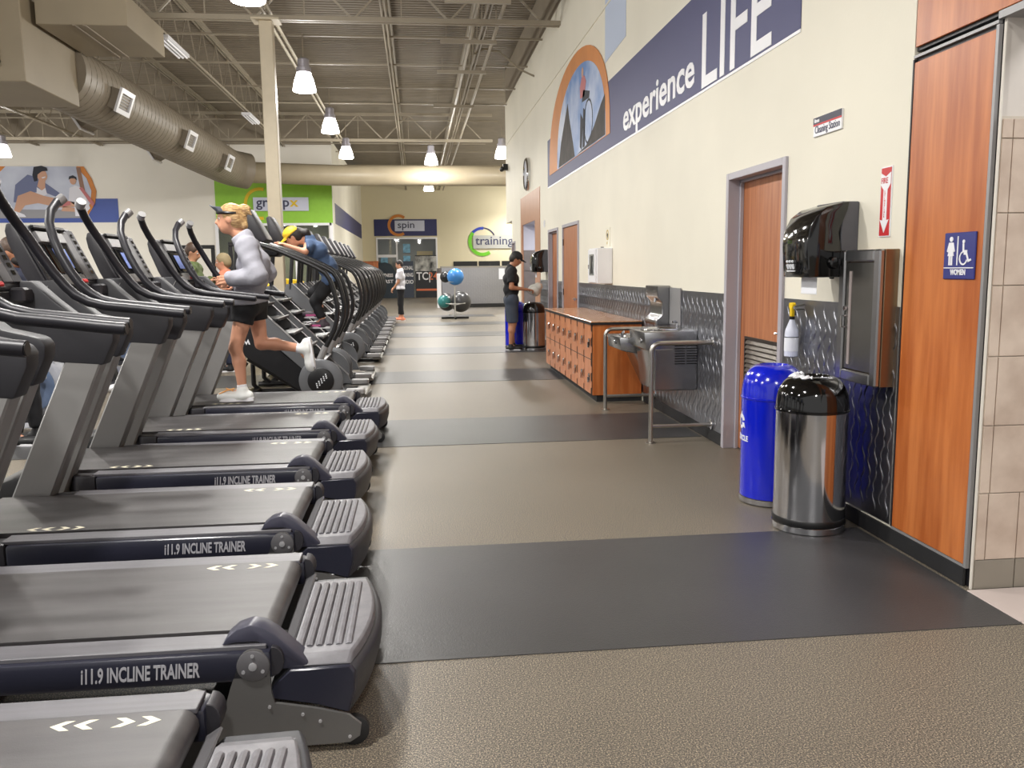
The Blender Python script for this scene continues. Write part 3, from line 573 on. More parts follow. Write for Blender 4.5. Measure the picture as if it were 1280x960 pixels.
# posters on the studio glass
T = thing('window_poster', 'black studio poster reading TC 24 with muscular figures above', 'poster', (.5, 44.9, 0))
part(T, 'sheet', MB().box(-.05, 1.05, 44.86, 44.89, .0, 2.2), mat('poster_black', (26, 28, 34), .5))
part(T, 'figures_print', MB().box(-.05, 1.05, 44.853, 44.86, 1.38, 2.15), mat('poster_photo', (206, 206, 202), .6, col2=(44, 44, 46), vscale=2.6, detail=5))
a = text('TC|', .5, (0,0,0), U2, V); k = .62/width(a, U2)
part(T, 'lettering', text('TC|', .56, (0, 44.853, .93), U2, V, .004, k, .012), white)
a = text('24', .5, (0,0,0), U2, V); k = .42/width(a, U2)
part(T, 'lettering', text('24', .56, (.62, 44.853, .93), U2, V, .004, k, .004), mat('poster_orange', (220, 118, 76), .6), label='orange numerals')
part(T, 'stripe', MB().box(-.02, 1.05, 44.853, 44.86, .36, .46), MATS['poster_orange'])
T = thing('window_poster', 'white lettered personal training studio poster left of the black one', 'poster', (-.6, 44.9, 0))
part(T, 'sheet', MB().box(-.98, -.15, 44.86, 44.89, .0, 1.9), mat('poster_grey', (62, 70, 86), .5))
for i, s in enumerate(('PERSONAL', 'TRAINING', 'STUDIO')):
    part(T, 'lettering', text(s, .27, (-.92, 44.853, 1.46-i*.36), U2, V, .004, .74/width(text(s, .27, (0,0,0), U2, V), U2), .008), white)
T = thing('window_poster', 'dark arched poster partly behind the stair climbers', 'poster', (-1.6, 44.9, 0))
part(T, 'sheet', fpoly([(-2.0,0),(-1.0,0),(-1.05,1.3),(-1.3,1.75),(-1.6,1.85),(-2.0,1.8)], 44.9, 0, .03), mat('poster_teal', (38, 54, 66), .5))
for i, s in enumerate(('FITNESS', 'FIRST')): part(T, 'lettering', text(s, .24, (-1.85, 44.87, 1.1-i*.32), U2, V, .004, .62/width(text(s, .24, (0,0,0), U2, V), U2), .008), white)
for i, (x, z) in enumerate(((-.42, 2.62), (-.42, 1.95), (-1.7, 1.98))):
    solo('framed_picture', MB().box(x-.3, x+.1, 49.2, 49.26, z-.2, z+.3), mat('picture_blue', (120, 186, 214), .5, var=.4, vscale=6), ['upper blue framed picture inside the spin studio', 'lower blue framed picture inside the spin studio', 'blue framed picture behind the left studio pane'][i], 'picture')
solo('tan_board', MB().box(.05, .95, 49.1, 49.2, 0, 2.5), mat('tan_board', (206, 170, 104), .6), 'tan upright board inside the spin studio above the black poster', 'board')
solo('wood_cabinet', MB().box(-2.7, -1.9, 43.2, 43.8, 0, 1.85).box(-2.72, -1.88, 43.18, 43.82, 1.85, 1.9), wood, 'reddish wooden cabinet at the end of the climber row', 'cabinet', bevel=.01)

# ================================================================ FIXTURES ON THE RIGHT WALL
def dispenser(loc_y, z, s, lab):
    T = thing('towel_dispenser', lab, 'towel dispenser', (WX, loc_y+.16, z))
    L_ = .31*s; y0 = loc_y; y1 = loc_y+L_; X = WX
    prof = [(X-.02,z+.405),(X-.10,z+.40),(X-.19,z+.375),(X-.25,z+.33),(X-.285,z+.26),(X-.295,z+.18),(X-.285,z+.05),(X-.28,z),(X-.02,z)]
    part(T, 'back_box', MB().box(X-.10, X, y0+.002, y1-.002, z, z+.405), mat('dispenser_grey', (84, 84, 90), .4), bevel=.006)
    wav = [(X-.06,z+.405),(X-.10,z+.40),(X-.19,z+.375),(X-.25,z+.33),(X-.285,z+.26),(X-.295,z+.18),(X-.285,z+.05),(X-.28,z-.003),(X-.075,z-.003),(X-.075,z+.08),(X-.10,z+.16),(X-.115,z+.24),(X-.09,z+.31),(X-.07,z+.36)]
    part(T, 'front_cover', MB().prism(wav, 'y', y0-.006, y1+.006), blackg, bevel=.008, seg=2)
    part(T, 'feed_knob', MB().lathe([(.03,0),(.034,-.012),(.03,-.022),(.012,-.026)], (X-.14, y0-.006, z+.075), 'y', 16), blackg)
    part(T, 'lock', MB().lathe([(.012,0),(.014,.012)], (X-.12, y0+.05, z-.012), 'z', 10), black)
    hm = MB()
    for i in range(3): hm.tube([(X-.28-.003, y1-.07-i*.034, z+.045), (X-.29-.003, y1-.07-i*.034, z+.070)], .008, 6).ball((X-.294, y1-.07-i*.034, z+.086), .008, 8)
    hm.box(X-.289, X-.284, y1-.155, y1-.055, z+.03, z+.036)
    part(T, 'hand_symbol', hm, paper)
    t = MB(); n = 9; yy0, yy1 = y0+.06, y1-.06
    top = [(X-.2, y, z) for y in (yy0, yy1)]
    zig = [(yy0+(yy1-yy0)*i/(2*n), z-.10+(.008 if i % 2 else 0)) for i in range(2*n+1)]
    t.prism([(yy0, z), (yy1, z)]+[(a, b) for a, b in reversed(zig)], 'x', X-.201, X-.199)
    part(T, 'paper_towel', t, paper)
    return T
dispenser(4.44, 1.368, 1, 'glossy black paper towel dispenser above the steel cabinet')
dispenser(15.5, 1.37, 1, 'black paper towel dispenser on the wall beside the man in the black cap')
T = thing('extinguisher_cabinet', 'steel fire extinguisher cabinet mounted between dispenser and wood panel', 'cabinet', (WX, 4.24, .8))
y0, y1, z0, z1 = 4.03, 4.44, .81, 1.508; X1 = WX-.105
part(T, 'cabinet_box', MB().box(WX-.075, WX, y0, y1, z0, z1), mat('aged_steel', (150, 128, 104), .38, metal=1, var=.1, vscale=4), bevel=.003)
fr = MB()
for a, b, c, d in ((y0, y0+.06, z0, z1), (y1-.06, y1, z0, z1), (y0+.06, y1-.06, z0, z0+.06), (y0+.06, y1-.06, z1-.06, z1)):
    fr.box(X1, WX-.075, a, b, c, d)
part(T, 'door_frame', fr, steel, bevel=.008)
part(T, 'door_panel', MB().box(X1+.012, WX-.08, y0+.065, y1-.065, z0+.065, z1-.065), steeld, bevel=.002)
part(T, 'vision_strip', MB().box(X1+.008, X1+.013, y1-.125, y1-.1, z0+.09, z1-.11), mat('smoked_strip', (150, 140, 138), .2))
part(T, 'door_handle', MB().tube([(X1+.012, y1-.085, 1.16), (X1-.02, y1-.085, 1.16), (X1-.02, y1-.085, 1.10), (X1+.012, y1-.085, 1.10)], .006, 6).lathe([(.012,0),(.012,-.02)], (X1+.012, y1-.085, 1.2), 'x', 10), chrome)
# spray bottle on a hook
T = thing('spray_bottle', 'white spray bottle with yellow trigger hanging beside the near door', 'bottle', (WX-.06, 5.08, .86))
cx, cy = WX-.07, 5.08
part(T, 'bottle_body', MB().lathe([(.03,.862),(.042,.868),(.043,.99),(.04,1.03),(.018,1.085),(.014,1.10)], (cx, cy, 0), 'z', 18), mat('translucent_white', (214, 218, 234), .3))
part(T, 'label_sheet', MB().lathe([(.0437,.90),(.0437,.985)], (cx, cy, 0), 'z', 18, cap=False), paper)
part(T, 'band', MB().lathe([(.0442,.985),(.0442,.99)], (cx, cy, 0), 'z', 18, cap=False), black)
part(T, 'collar', MB().lathe([(.017,1.098),(.017,1.115)], (cx, cy, 0), 'z', 14), black)
part(T, 'trigger_head', MB().prism([(5.08-.013,1.115),(5.08+.014,1.115),(5.08+.016,1.16),(5.08+.03,1.175),(5.08+.028,1.2),(5.08-.02,1.205),(5.08-.03,1.19),(5.08-.016,1.165)], 'x', cx-.012, cx+.012), yellow, bevel=.004)
part(T, 'trigger', MB().tube([(cx, 5.06, 1.175), (cx, 5.035, 1.155), (cx, 5.035, 1.125)], .006, 6), black)
part(T, 'hook', MB().tube([(WX-.008, 5.05, 1.19), (cx, 5.05, 1.18), (cx, 5.05, 1.165)], .005, 6).tube([(WX-.008, 5.05, 1.16), (cx+.01, 5.06, 1.16)], .005, 6), steeld)
# ---------------------------------------------------------------- bins
def ellipt(T, prof, c, n=40): return MB().lathe(prof, c, 'z', n)
def bin_(loc, r, hb, ht, body, dome, names, lab, paperbag):
    T = thing('waste_bin', lab, 'bin', loc); c = loc
    part(T, 'base_ring', MB().lathe([(r-.004,0),(r+.004,.004),(r+.004,.035),(r-.002,.04)], c, 'z', 40), steelc)
    if body is steelc: part(T, 'black_band', MB().lathe([(r+.002,.04),(r+.004,.045),(r+.004,.07),(r+.001,.075)], c, 'z', 40), black); z0 = .075
    else: z0 = .04
    part(T, 'body', MB().lathe([(r,z0),(r,hb)], c, 'z', 48), body)
    part(T, 'rim', MB().lathe([(r+.002,hb-.004),(r+.006,hb),(r+.006,hb+.008),(r+.002,hb+.01)], c, 'z', 40), dome)
    pr = [(r+.002, hb+.01), (r, hb+.05)]+[(.078+(r-.08)*math.cos(a), hb+.05+(ht-hb-.05)*math.sin(a)) for a in np.linspace(.1, 1.5, 12)]+[(.085, ht-.004), (.075, ht-.02), (.075, ht-.08)]
    part(T, 'dome_lid', MB().lathe(pr, c, 'z', 48, cap=False), dome)
    part(T, 'opening', MB().lathe([(.074,ht-.08),(.074,ht-.079)], c, 'z', 24), black)
    return T
T = bin_((2.115, 4.33, .003), .19, .655, .84, steelc, blackg, 0, 'polished steel waste bin with black dome lid below the steel cabinet', 1)
bag = MB()
P_ = []
for i in range(25):
    a = 1.7+i*.105; q = .006*math.sin(i*2.1); e_ = .012*math.sin(i*1.3)
    P_.append([(2.115+r*math.cos(a), 4.33+r*math.sin(a), z) for r, z in ((.078, .82), (.084, .846+q), (.098, .850+q), (.118+e_, .836+q*.5), (.116+e_, .833), (.096, .845), (.088, .842), (.082, .82))])
_n = 8
bag.add([p for s_ in P_ for p in s_], [(i*_n+j, i*_n+(j+1) % _n, (i+1)*_n+(j+1) % _n, (i+1)*_n+j) for i in range(24) for j in range(_n)]+[tuple(range(_n)), tuple(24*_n+j for j in range(_n))])
part(T, 'liner_edge', bag, paper)
T = bin_((2.13, 4.87, .003), .185, .64, .84, blue, blue, 0, 'blue recycling bin with dome lid standing by the near door', 0)
rs = MB(); R0 = .1885
def on_cyl(pts, c, r, am):    # bend a flat (u,v) shape round the body
    return [(c[0]+r*math.cos(am+u/r), c[1]+r*math.sin(am+u/r), c[2]+v) for u, v in pts]
for k in range(3):
    a0 = k*2.094
    ps = [(.045*math.cos(a0+t), .5+.045*math.sin(a0+t)) for t in np.linspace(.2, 1.4, 6)]+[(.062*math.cos(a0+1.45), .5+.062*math.sin(a0+1.45)), (.04*math.cos(a0+1.95), .5+.04*math.sin(a0+1.95)), (.016*math.cos(a0+1.5), .5+.016*math.sin(a0+1.5))]+[(.026*math.cos(a0+t), .5+.026*math.sin(a0+t)) for t in np.linspace(1.4, .2, 6)]
    P0 = on_cyl(ps, (2.13, 4.87, 0), R0, 3.02); P1 = on_cyl(ps, (2.13, 4.87, 0), R0-.003, 3.02); n = len(ps)
    rs.add(P0+P1, [tuple(range(n)), tuple(range(2*n-1, n-1, -1))]+[(i, (i+1) % n, n+(i+1) % n, n+i) for i in range(n)])
tx = text('RECYCLE', .045, (0,0,0), (1,0,0), (0,1,0), .002, .9, .001); wdt = width(tx, (1,0,0))
tx.xf(lambda x, y, z: (2.13+(R0-z*0+ (0 if z > 0 else -.003))*math.cos(3.02+(x-wdt/2)/R0), 4.87+(R0+(0 if z > 0 else -.003))*math.sin(3.02+(x-wdt/2)/R0), .385+y))
part(T, 'recycling_mark', rs, paper); part(T, 'lettering', tx, paper)
T = bin_((2.06, 15.0, 0), .2, .66, .84, steelc, blackg, 0, 'steel waste bin with black dome beside the far end of the lockers', 0)
T = bin_((1.80, 15.55, 0), .2, .66, .84, blue, blue, 0, 'blue recycling bin behind the far steel bin, next to the man', 0)
# ---------------------------------------------------------------- locker bank
T = thing('locker_bank', 'low bank of cherry lockers with sixteen doors along the right wall', 'lockers', (2.1, 10.5, 0))
LX, LY0, LY1 = 1.835, 8.84, 12.06
part(T, 'carcass', MB().box(LX+.0045, WX-.02, LY0+.02, LY1-.005, .08, .835), mat('locker_black', (24, 22, 22), .5))
part(T, 'end_panel', MB().box(LX+.012, WX-.02, LY0, LY0+.02, .075, .832), wood, bevel=.002)
part(T, 'countertop', MB().prism([(LX-.015, LY0-.015), (WX-.02, LY0-.015), (WX-.02, LY1), (LX-.015, LY1)], 'z', .856, .868), counter, bevel=.003)
part(T, 'counter_edge', MB().box(LX-.0145, WX-.02, LY0-.0145, LY1, .832, .856), MATS['locker_black'])
part(T, 'plinth', MB().box(LX+.06, WX-.02, LY0+.03, LY1-.02, 0, .08), blackr)
pw = (LY1-LY0)/8
dm = MB()
nt_ = .012
def doorshape(z0, z1):
    y0, y1 = .008, pw-.003; e = .05
    return [(y0+e,z0),(y1,z0),(y1,z1),(y0+e,z1),(y0+e,z1-.06),(y0,z1-.075),(y0,z1-.13),(y0+e,z1-.145),(y0+e,z0+.145),(y0,z0+.13),(y0,z0+.075),(y0+e,z0+.06)]
for r, (z0, z1) in enumerate(((.085, .452), (.462, .828))):
    me = MB().prism(doorshape(z0, z1), 'x', LX, LX+.004).mesh('door', lockw, (0,0,0), .0008)
    hd = MB().lathe([(.02,0),(.022,-.01),(.016,-.02)], (LX, .09, (z0+z1)/2+.02), 'x', 12).box(LX-.03, LX-.004, .08, .098, (z0+z1)/2-.06, (z0+z1)/2-.0).mesh('door_lock', chrome)
    for i in range(8):
        d = link('door', me, T); d.location = (-2.1, LY0+i*pw-10.5, 0)
        h = link('door_lock', hd, d)
# ---------------------------------------------------------------- drinking fountain
T = thing('drinking_fountain', 'two level stainless drinking fountain with bottle filler on the right wall', 'drinking fountain', (2.2, 7.6, .3))
stl = mat('fountain_steel', (158, 158, 160), .25, metal=1, bump=.02, bscale=60, bstretch=(1,1,10))
part(T, 'high_cabinet', MB().prism([(WX-.01,.37),(2.03,.37),(1.99,.71),(1.935,.735),(1.92,.88),(WX-.01,.89)], 'y', 7.06, 7.58), stl, bevel=.008, seg=2)
part(T, 'side_panel', MB().box(2.02, WX-.01, 7.052, 7.06, .38, .73), stl, bevel=.002)
vt = MB()
for c in range(2):
    for k in range(9): vt.box(2.19+c*.105, 2.28+c*.105, 7.046, 7.053, .60+k*.022, .609+k*.022)
part(T, 'vent_slots', vt, black)
bs = [(.15,.893),(.145,.885),(.12,.872),(.02,.866)]
part(T, 'high_basin', MB().lathe([(.17,.888),(.168,.896),(.155,.896),(.15,.889),(.12,.882),(.02,.88)], (2.13, 7.32, 0), 'z', 28, cap=False), chrome)
part(T, 'bubbler', MB().tube([(2.33,7.45,.89),(2.33,7.45,.93),(2.31,7.44,.945),(2.28,7.42,.94)], .011, 8), chrome)
part(T, 'push_button', MB().lathe([(.022,0),(.022,-.012),(.016,-.018)], (1.93, 7.18, .80), 'x', 14), chrome)
part(T, 'low_cabinet', MB().prism([(WX-.01,.30),(2.2,.30),(2.04,.63),(1.93,.65),(1.88,.665),(1.865,.785),(WX-.01,.785)], 'y', 7.72, 8.24), stl, bevel=.008, seg=2)
part(T, 'low_basin', MB().lathe([(.16,.783),(.158,.79),(.145,.79),(.14,.784),(.1,.778),(.02,.776)], (2.06, 7.98, 0), 'z', 28, cap=False), chrome)
part(T, 'bubbler', MB().tube([(1.91,7.80,.78),(1.91,7.80,.82),(1.93,7.82,.835)], .012, 8), chrome)
part(T, 'push_button', MB().lathe([(.02,0),(.02,-.012),(.014,-.018)], (1.872, 7.9, .73), 'x', 14), chrome)
part(T, 'connector', MB().box(2.1, WX-.01, 7.58, 7.72, .4, .78), stl)
part(T, 'filler_tower', MB().prism([(WX-.01,.88),(2.26,.88),(2.255,.93),(2.31,.98),(2.31,1.10),(2.265,1.15),(2.26,1.255),(WX-.01,1.258)], 'y', 7.86, 8.27), stl, bevel=.006)
part(T, 'back_plate', MB().box(WX-.022, WX-.01, 7.52, 7.85, .895, 1.24), silver2, bevel=.002)
part(T, 'nozzle', MB().tube([(2.285,8.0,1.14),(2.28,8.0,1.10)], .012, 8), chrome)
# guard rails
railm = mat('rail_steel', (186, 182, 176), .3, metal=1)
def guard(y, lab):
    T = thing('guard_rail', lab, 'rail', (1.88, y, 0), 'guard rails round the fountain')
    pth = [(1.875, y, .0), (1.875, y, .74)]+[(1.875+.07*(1-math.cos(a)), y, .75+.07*math.sin(a)) for a in np.linspace(.1, 1.57, 7)]+[(WX-.012, y, .82)]
    part(T, 'top_tube', MB().tube(pth, .019, 12), railm)
    part(T, 'lower_tube', MB().tube([(1.875, y, .14), (WX-.012, y, .14)], .015, 10), railm)
    part(T, 'floor_flange', MB().lathe([(.042,.001),(.042,.008),(.022,.012)], (1.875, y, 0), 'z', 16), railm)
    for z in (.82, .14): part(T, 'wall_flange', MB().lathe([(.042,-.002),(.042,-.012),(.024,-.016)], (WX-.008, y, z), 'x', 16), chrome)
guard(6.66, 'bent steel guard rail on the near side of the drinking fountain')
guard(8.36, 'bent steel guard rail between the drinking fountain and the lockers')
# ================================================================ TREADMILLS
def loft(secs):
    m = MB(); n = len(secs[0]); vs = [p for s in secs for p in s]
    return m.add(vs, [(i*n+j, i*n+(j+1) % n, (i+1)*n+(j+1) % n, (i+1)*n+j) for i in range(len(secs)-1) for j in range(n)]+[tuple(range(n-1, -1, -1)), tuple((len(secs)-1)*n+j for j in range(n))])
tread_body = mat('upright_silver', (140, 139, 138), .4, metal=.3, bump=.04, bscale=300)
T = thing('treadmill', '', 'treadmill', (0, 0, 0), 'treadmills in the near row')
part(T, 'base_frame', MB().box(-2.3,-.62,.08,.13,.02,.075).box(-2.3,-.62,.74,.79,.02,.075).box(-.7,-.64,.13,.74,.02,.07).box(-2.28,-2.2,.13,.74,.02,.075).box(-1.5,-1.44,.13,.74,.02,.075), black)
disc = [(-.506+.048*math.cos(a), .286+.048*math.sin(a)) for a in np.linspace(-.3, 3.3, 14)]
pp = disc+[(-.575,.22),(-.605,.12),(-.625,.022),(-.235,.026),(-.205,.045),(-.20,.08),(-.235,.112),(-.33,.14),(-.45,.165),(-.458,.20)]
for y0, y1 in ((.0,.012),(.858,.87)):
    P = part(T, 'pivot_plate', MB().prism(pp, 'y', y0, y1), silver)
    yo = y0 if y0 == 0 else y1; s = -1 if y0 == 0 else 1
    dd = part(T, 'pivot_disc', MB().lathe([(.047,0),(.047,s*.004),(.044,s*.006)], (-.506, yo, .286), 'y', 28), charc2)
    b = MB().lathe([(.012,s*.006),(.012,s*.011),(.006,s*.012)], (-.506, yo, .286), 'y', 12)
    for a in (1.57, 3.66, 5.76): b.lathe([(.0055,s*.006),(.0055,s*.009)], (-.506+.032*math.cos(a), yo, .286+.032*math.sin(a)), 'y', 8)
    for q in ((-.235,.045),(-.32,.10),(-.37,.125),(-.465,.155)): b.lathe([(.005,0),(.005,s*.004)], (q[0], yo, q[1]), 'y', 8)
    part(T, 'bolts', b, mat('bolt_zinc', (190, 190, 194), .35, metal=.4), kind='stuff')
for y in (.02, .70): part(T, 'wheel', MB().lathe([(.03,0),(.046,.004),(.046,.026),(.03,.03)], (-.225, y, .048), 'y', 20), blackr)
xr = lambda y: -.15-.07*((y-.40)/.4)**2
sec = lambda y, g=0: [(x-(0 if x > -.3 else 0), y, z) for x, z in ((-.475,.178),(-.452,.215),(-.405,.258),(xr(y)-.014,.262),(xr(y),.24),(xr(y)-.002,.185),(xr(y)-.022,.113),(-.33,.145),(-.44,.168))]
part(T, 'rear_shell', loft([sec(y) for y in np.linspace(.03, .76, 13)]), shellm, bevel=.004)
part(T, 'shell_side', loft([sec(y) for y in (.013, .03)]), navy, bevel=.004)
xp = lambda y: -.175-.05*((y-.38)/.33)**2
part(T, 'step_pad', loft([[(-.41,y,.262),(-.405,y,.288-dz),(xp(y)-.008,y,.292-dz),(xp(y),y,.284-dz),(xp(y)+.004,y,.262)] for y, dz in [(.03,.025),(.055,.004)]+[(y, 0) for y in np.linspace(.06,.66,11)]+[(.665,.004),(.72,.025)]]), steppad, bevel=.003)
rd = MB()
for i in range(6):
    x = -.385+.0295*i; a, b = .105, .62
    rd.tube([(x,a,.286),(x,a+.015,.2935),(x,b-.015,.2935),(x,b,.286)], .0115, 8)
part(T, 'pad_ridges', rd, steppad)
part(T, 'kick_strip', MB().prism([(-.452,.262),(-.415,.285),(-.410,.28),(-.447,.255)], 'y', .11, .76), charc2)
belt_p = [(-1.98,.335),(-1.96,.345),(-.505,.345)]+[(-.505+.042*math.cos(a), .303+.042*math.sin(a)) for a in np.linspace(1.4, -1.57, 9)]+[(-1.9,.261),(-1.98,.28)]
part(T, 'running_belt', MB().prism(belt_p, 'y', .128, .745), belt, sharp=.9)
ar = MB()
def chev(x, y, s):
    return MB().prism([(x,y),(x+s*.03,y+.022),(x+s*.052,y+.022),(x+s*.026,y),(x+s*.052,y-.022),(x+s*.03,y-.022)], 'z', .3452, .3458)
for x, s in ((-.80,1),(-.745,1),(-.60,-1),(-.54,-1)): part(T, 'belt_arrow', chev(x, .70, s), mat('arrow_print', (226, 220, 196), .6))
for x, s in ((-1.60,1),(-1.54,1),(-1.42,-1),(-1.36,-1)): part(T, 'belt_arrow', chev(x, .165, s), MATS['arrow_print'])
for k, (a, b) in enumerate(((0,.1),(.77,.87))):
    part(T, 'side_rail', MB().box(-1.62,-.455,a,b,.235,.327), navy, bevel=.014, seg=2)
    part(T, 'foot_rail', MB().box(-1.64,-.47,a+(.02 if k == 0 else -.015),b+(.015 if k == 0 else -.02),.326,.34), railtop, bevel=.002)
    o = 1 if k == 0 else -1; ya, yb = (a, b) if k == 0 else (b, a)
    part(T, 'rail_cap', MB().prism([(-1.622,ya),(-1.622,yb),(-1.78,yb),(-1.78,ya+o*.06),(-1.72,ya+o*.005)], 'z', .228, .334), charc, bevel=.01, seg=2)
    part(T, 'end_cap', MB().prism([(-.46,.24),(-.455,.335)]+[(-.45+.03*math.sin(t), .29+.045*math.cos(t)) for t in np.linspace(0, 3.1, 8)], 'y', a+.012, b-.012 if k else b), charc, bevel=.002)
part(T, 'roller_cover', MB().prism([(-.60,.338),(-.585,.362),(-.555,.386),(-.515,.398),(-.48,.39),(-.445,.365),(-.35,.270),(-.365,.255),(-.44,.255),(-.452,.30),(-.47,.33),(-.50,.345),(-.56,.345)], 'y', .03, .105), mat('fin_grey', (64, 64, 78), .35), bevel=.006, seg=2)
tt = text('i11.9 INCLINE TRAINER', .062, (0,0,0), (1,0,0), (0,0,1), .001, 1, .0015, shear=.15); k = .33/width(tt, (1,0,0))
part(T, 'lettering', text('i11.9 INCLINE TRAINER', .062, (-.99, .0, .262), (1,0,0), (0,0,1), .0012, k, .0015, shear=.15), mat('lettering_grey', (176, 176, 182), .5))
part(T, 'motor_hood', MB().prism([(-2.32,.09),(-1.99,.09),(-1.99,.30),(-2.1,.31),(-2.3,.24)], 'y', .14, .73), black, bevel=.02, seg=2)
part(T, 'front_bumper', MB().box(-2.36,-2.28,.1,.77,.03,.15), white, bevel=.015)
for ya, yb in ((0,.10),(.77,.87)):
    part(T, 'upright', MB().prism([(-2.075,.02),(-1.88,.02),(-1.455,1.01),(-1.625,1.02)], 'y', ya, yb), tread_body, bevel=.008)
    part(T, 'arm_housing', MB().prism([(-1.635,1.0),(-1.45,.985),(-1.395,1.10),(-1.39,1.15),(-1.41,1.178),(-1.45,1.19),(-1.55,1.215),(-1.66,1.31),(-1.75,1.40),(-1.875,1.40),(-1.93,1.24),(-1.90,1.12),(-1.74,1.02)], 'y', ya-.004, yb+.004), mat('housing_charcoal', (42, 42, 47), .55, bump=.05, bscale=300), bevel=.012, seg=2)
    o = 1 if ya == 0 else -1; yo = ya-.0065 if ya == 0 else yb+.0065
    part(T, 'seam_trim', MB().prism([(-1.782,1.37),(-1.775,1.37),(-1.853,1.238),(-1.86,1.238)], 'y', yo-.001*o, yo+.002*o), silver2)
RP = [(-1.07,1.228,0),(-1.16,1.238,0),(-1.30,1.256,0),(-1.44,1.272,0),(-1.52,1.293,0),(-1.58,1.328,.005),(-1.625,1.372,.0),(-1.675,1.444,.01),(-1.722,1.53,.025),(-1.762,1.615,.05),(-1.798,1.70,.10),(-1.812,1.77,.165),(-1.805,1.83,.25)]
for y0, s in ((.03, 1), (.84, -1)):
    R = part(T, 'handrail', MB().tube([(x, y0+s*l, z) for x, z, l in RP], .024, 12), mat('handrail_graphite', (36, 35, 41), .42, metal=.2))
    x, z, l = RP[-1]; a = Vector(RP[-1][:2]+(0,)); 
    part(R and T, 'tip_cap', MB().tube([(x, y0+s*l, z-.006), (x+.022, y0+s*(l+.025), z+.022)], .028, 12), silver2)
    part(T, 'end_plug', MB().lathe([(.02,0),(.02,.003)], (-1.069, y0, 1.228), 'x', 12), black)
def tc(y0, y1, t0, t1, d0, d1):           # slab on the console face
    bx, bz, ux, uz, nx, nz = -1.81, 1.39, -.429, .903, .903, .429
    m = MB(); P = [(bx+ux*t+nx*d, y, bz+uz*t+nz*d) for d in (d0, d1) for y, t in ((y0,t0),(y1,t0),(y1,t1),(y0,t1))]
    return m.add(P, [(0,3,2,1),(4,5,6,7),(0,1,5,4),(1,2,6,5),(2,3,7,6),(3,0,4,7)])
CN = part(T, 'console', MB().prism([(-1.99,1.70),(-1.955,1.70),(-1.81,1.39),(-1.80,1.36),(-1.88,1.34),(-1.93,1.44),(-1.99,1.60),(-2.0,1.66)], 'y', .06, .81), charc, bevel=.01, seg=2)
part(T, 'wing_panel', tc(.07,.22,0,.33,.0,.012), charc, bevel=.004)
part(T, 'wing_panel', tc(.70,.80,0,.33,0,.012), charc, bevel=.004)
part(T, 'light_strip', tc(.60,.70,0,.32,0,.014), charc2, bevel=.004)
vv = MB()
for k in range(7): vv.join(tc(.735,.77,.04+k*.04,.062+k*.04,.012,.014))
part(T, 'vent_holes', vv, blackg, kind='stuff')
part(T, 'screen_bezel', tc(.27,.57,.045,.225,.0,.018), blackg, bevel=.004)
part(T, 'screen', tc(.335,.505,.075,.195,.018,.02), mat('screen_blue', (96, 112, 168), .2, emit=.5))
part(T, 'reading_ledge', tc(.24,.60,.235,.30,.0,.02), silver2, bevel=.003)
part(T, 'top_bar', tc(.22,.65,.31,.335,.0,.03), black, bevel=.006)
part(T, 'key_panel', tc(.26,.58,-.03,.035,.005,.02), silver, bevel=.003)
part(T, 'stop_button', tc(.47,.55,-.025,.0,.02,.035), redv, bevel=.006)
part(T, 'cup_holder', MB().box(-1.84,-1.74,.12,.22,1.30,1.37).box(-1.84,-1.74,.66,.76,1.30,1.37).box(-1.86,-1.80,.22,.66,1.31,1.36), charc, bevel=.01)
OFF = [-.11, 0, -.09, -.155, -.16, -.12]; YN = [1.33, 2.42, 3.56, 4.74, 5.87, 7.03]
LB = ['treadmill cut off by the bottom left corner, only its ribbed step and belt end showing', 'nearest treadmill seen whole at its rear, with the largest side lettering', 'treadmill directly behind the nearest lettered one',
      'middle treadmill of the row, next to a dark floor band edge by the ribbed steps', 'empty treadmill just in front of the running woman\'s treadmill', 'farthest treadmill of the row, carrying the running woman in grey']
T.location = (OFF[0], YN[0], 0); T['label'] = LB[0]
for i in range(1, 6): dup(T, (OFF[i], YN[i], 0), LB[i])
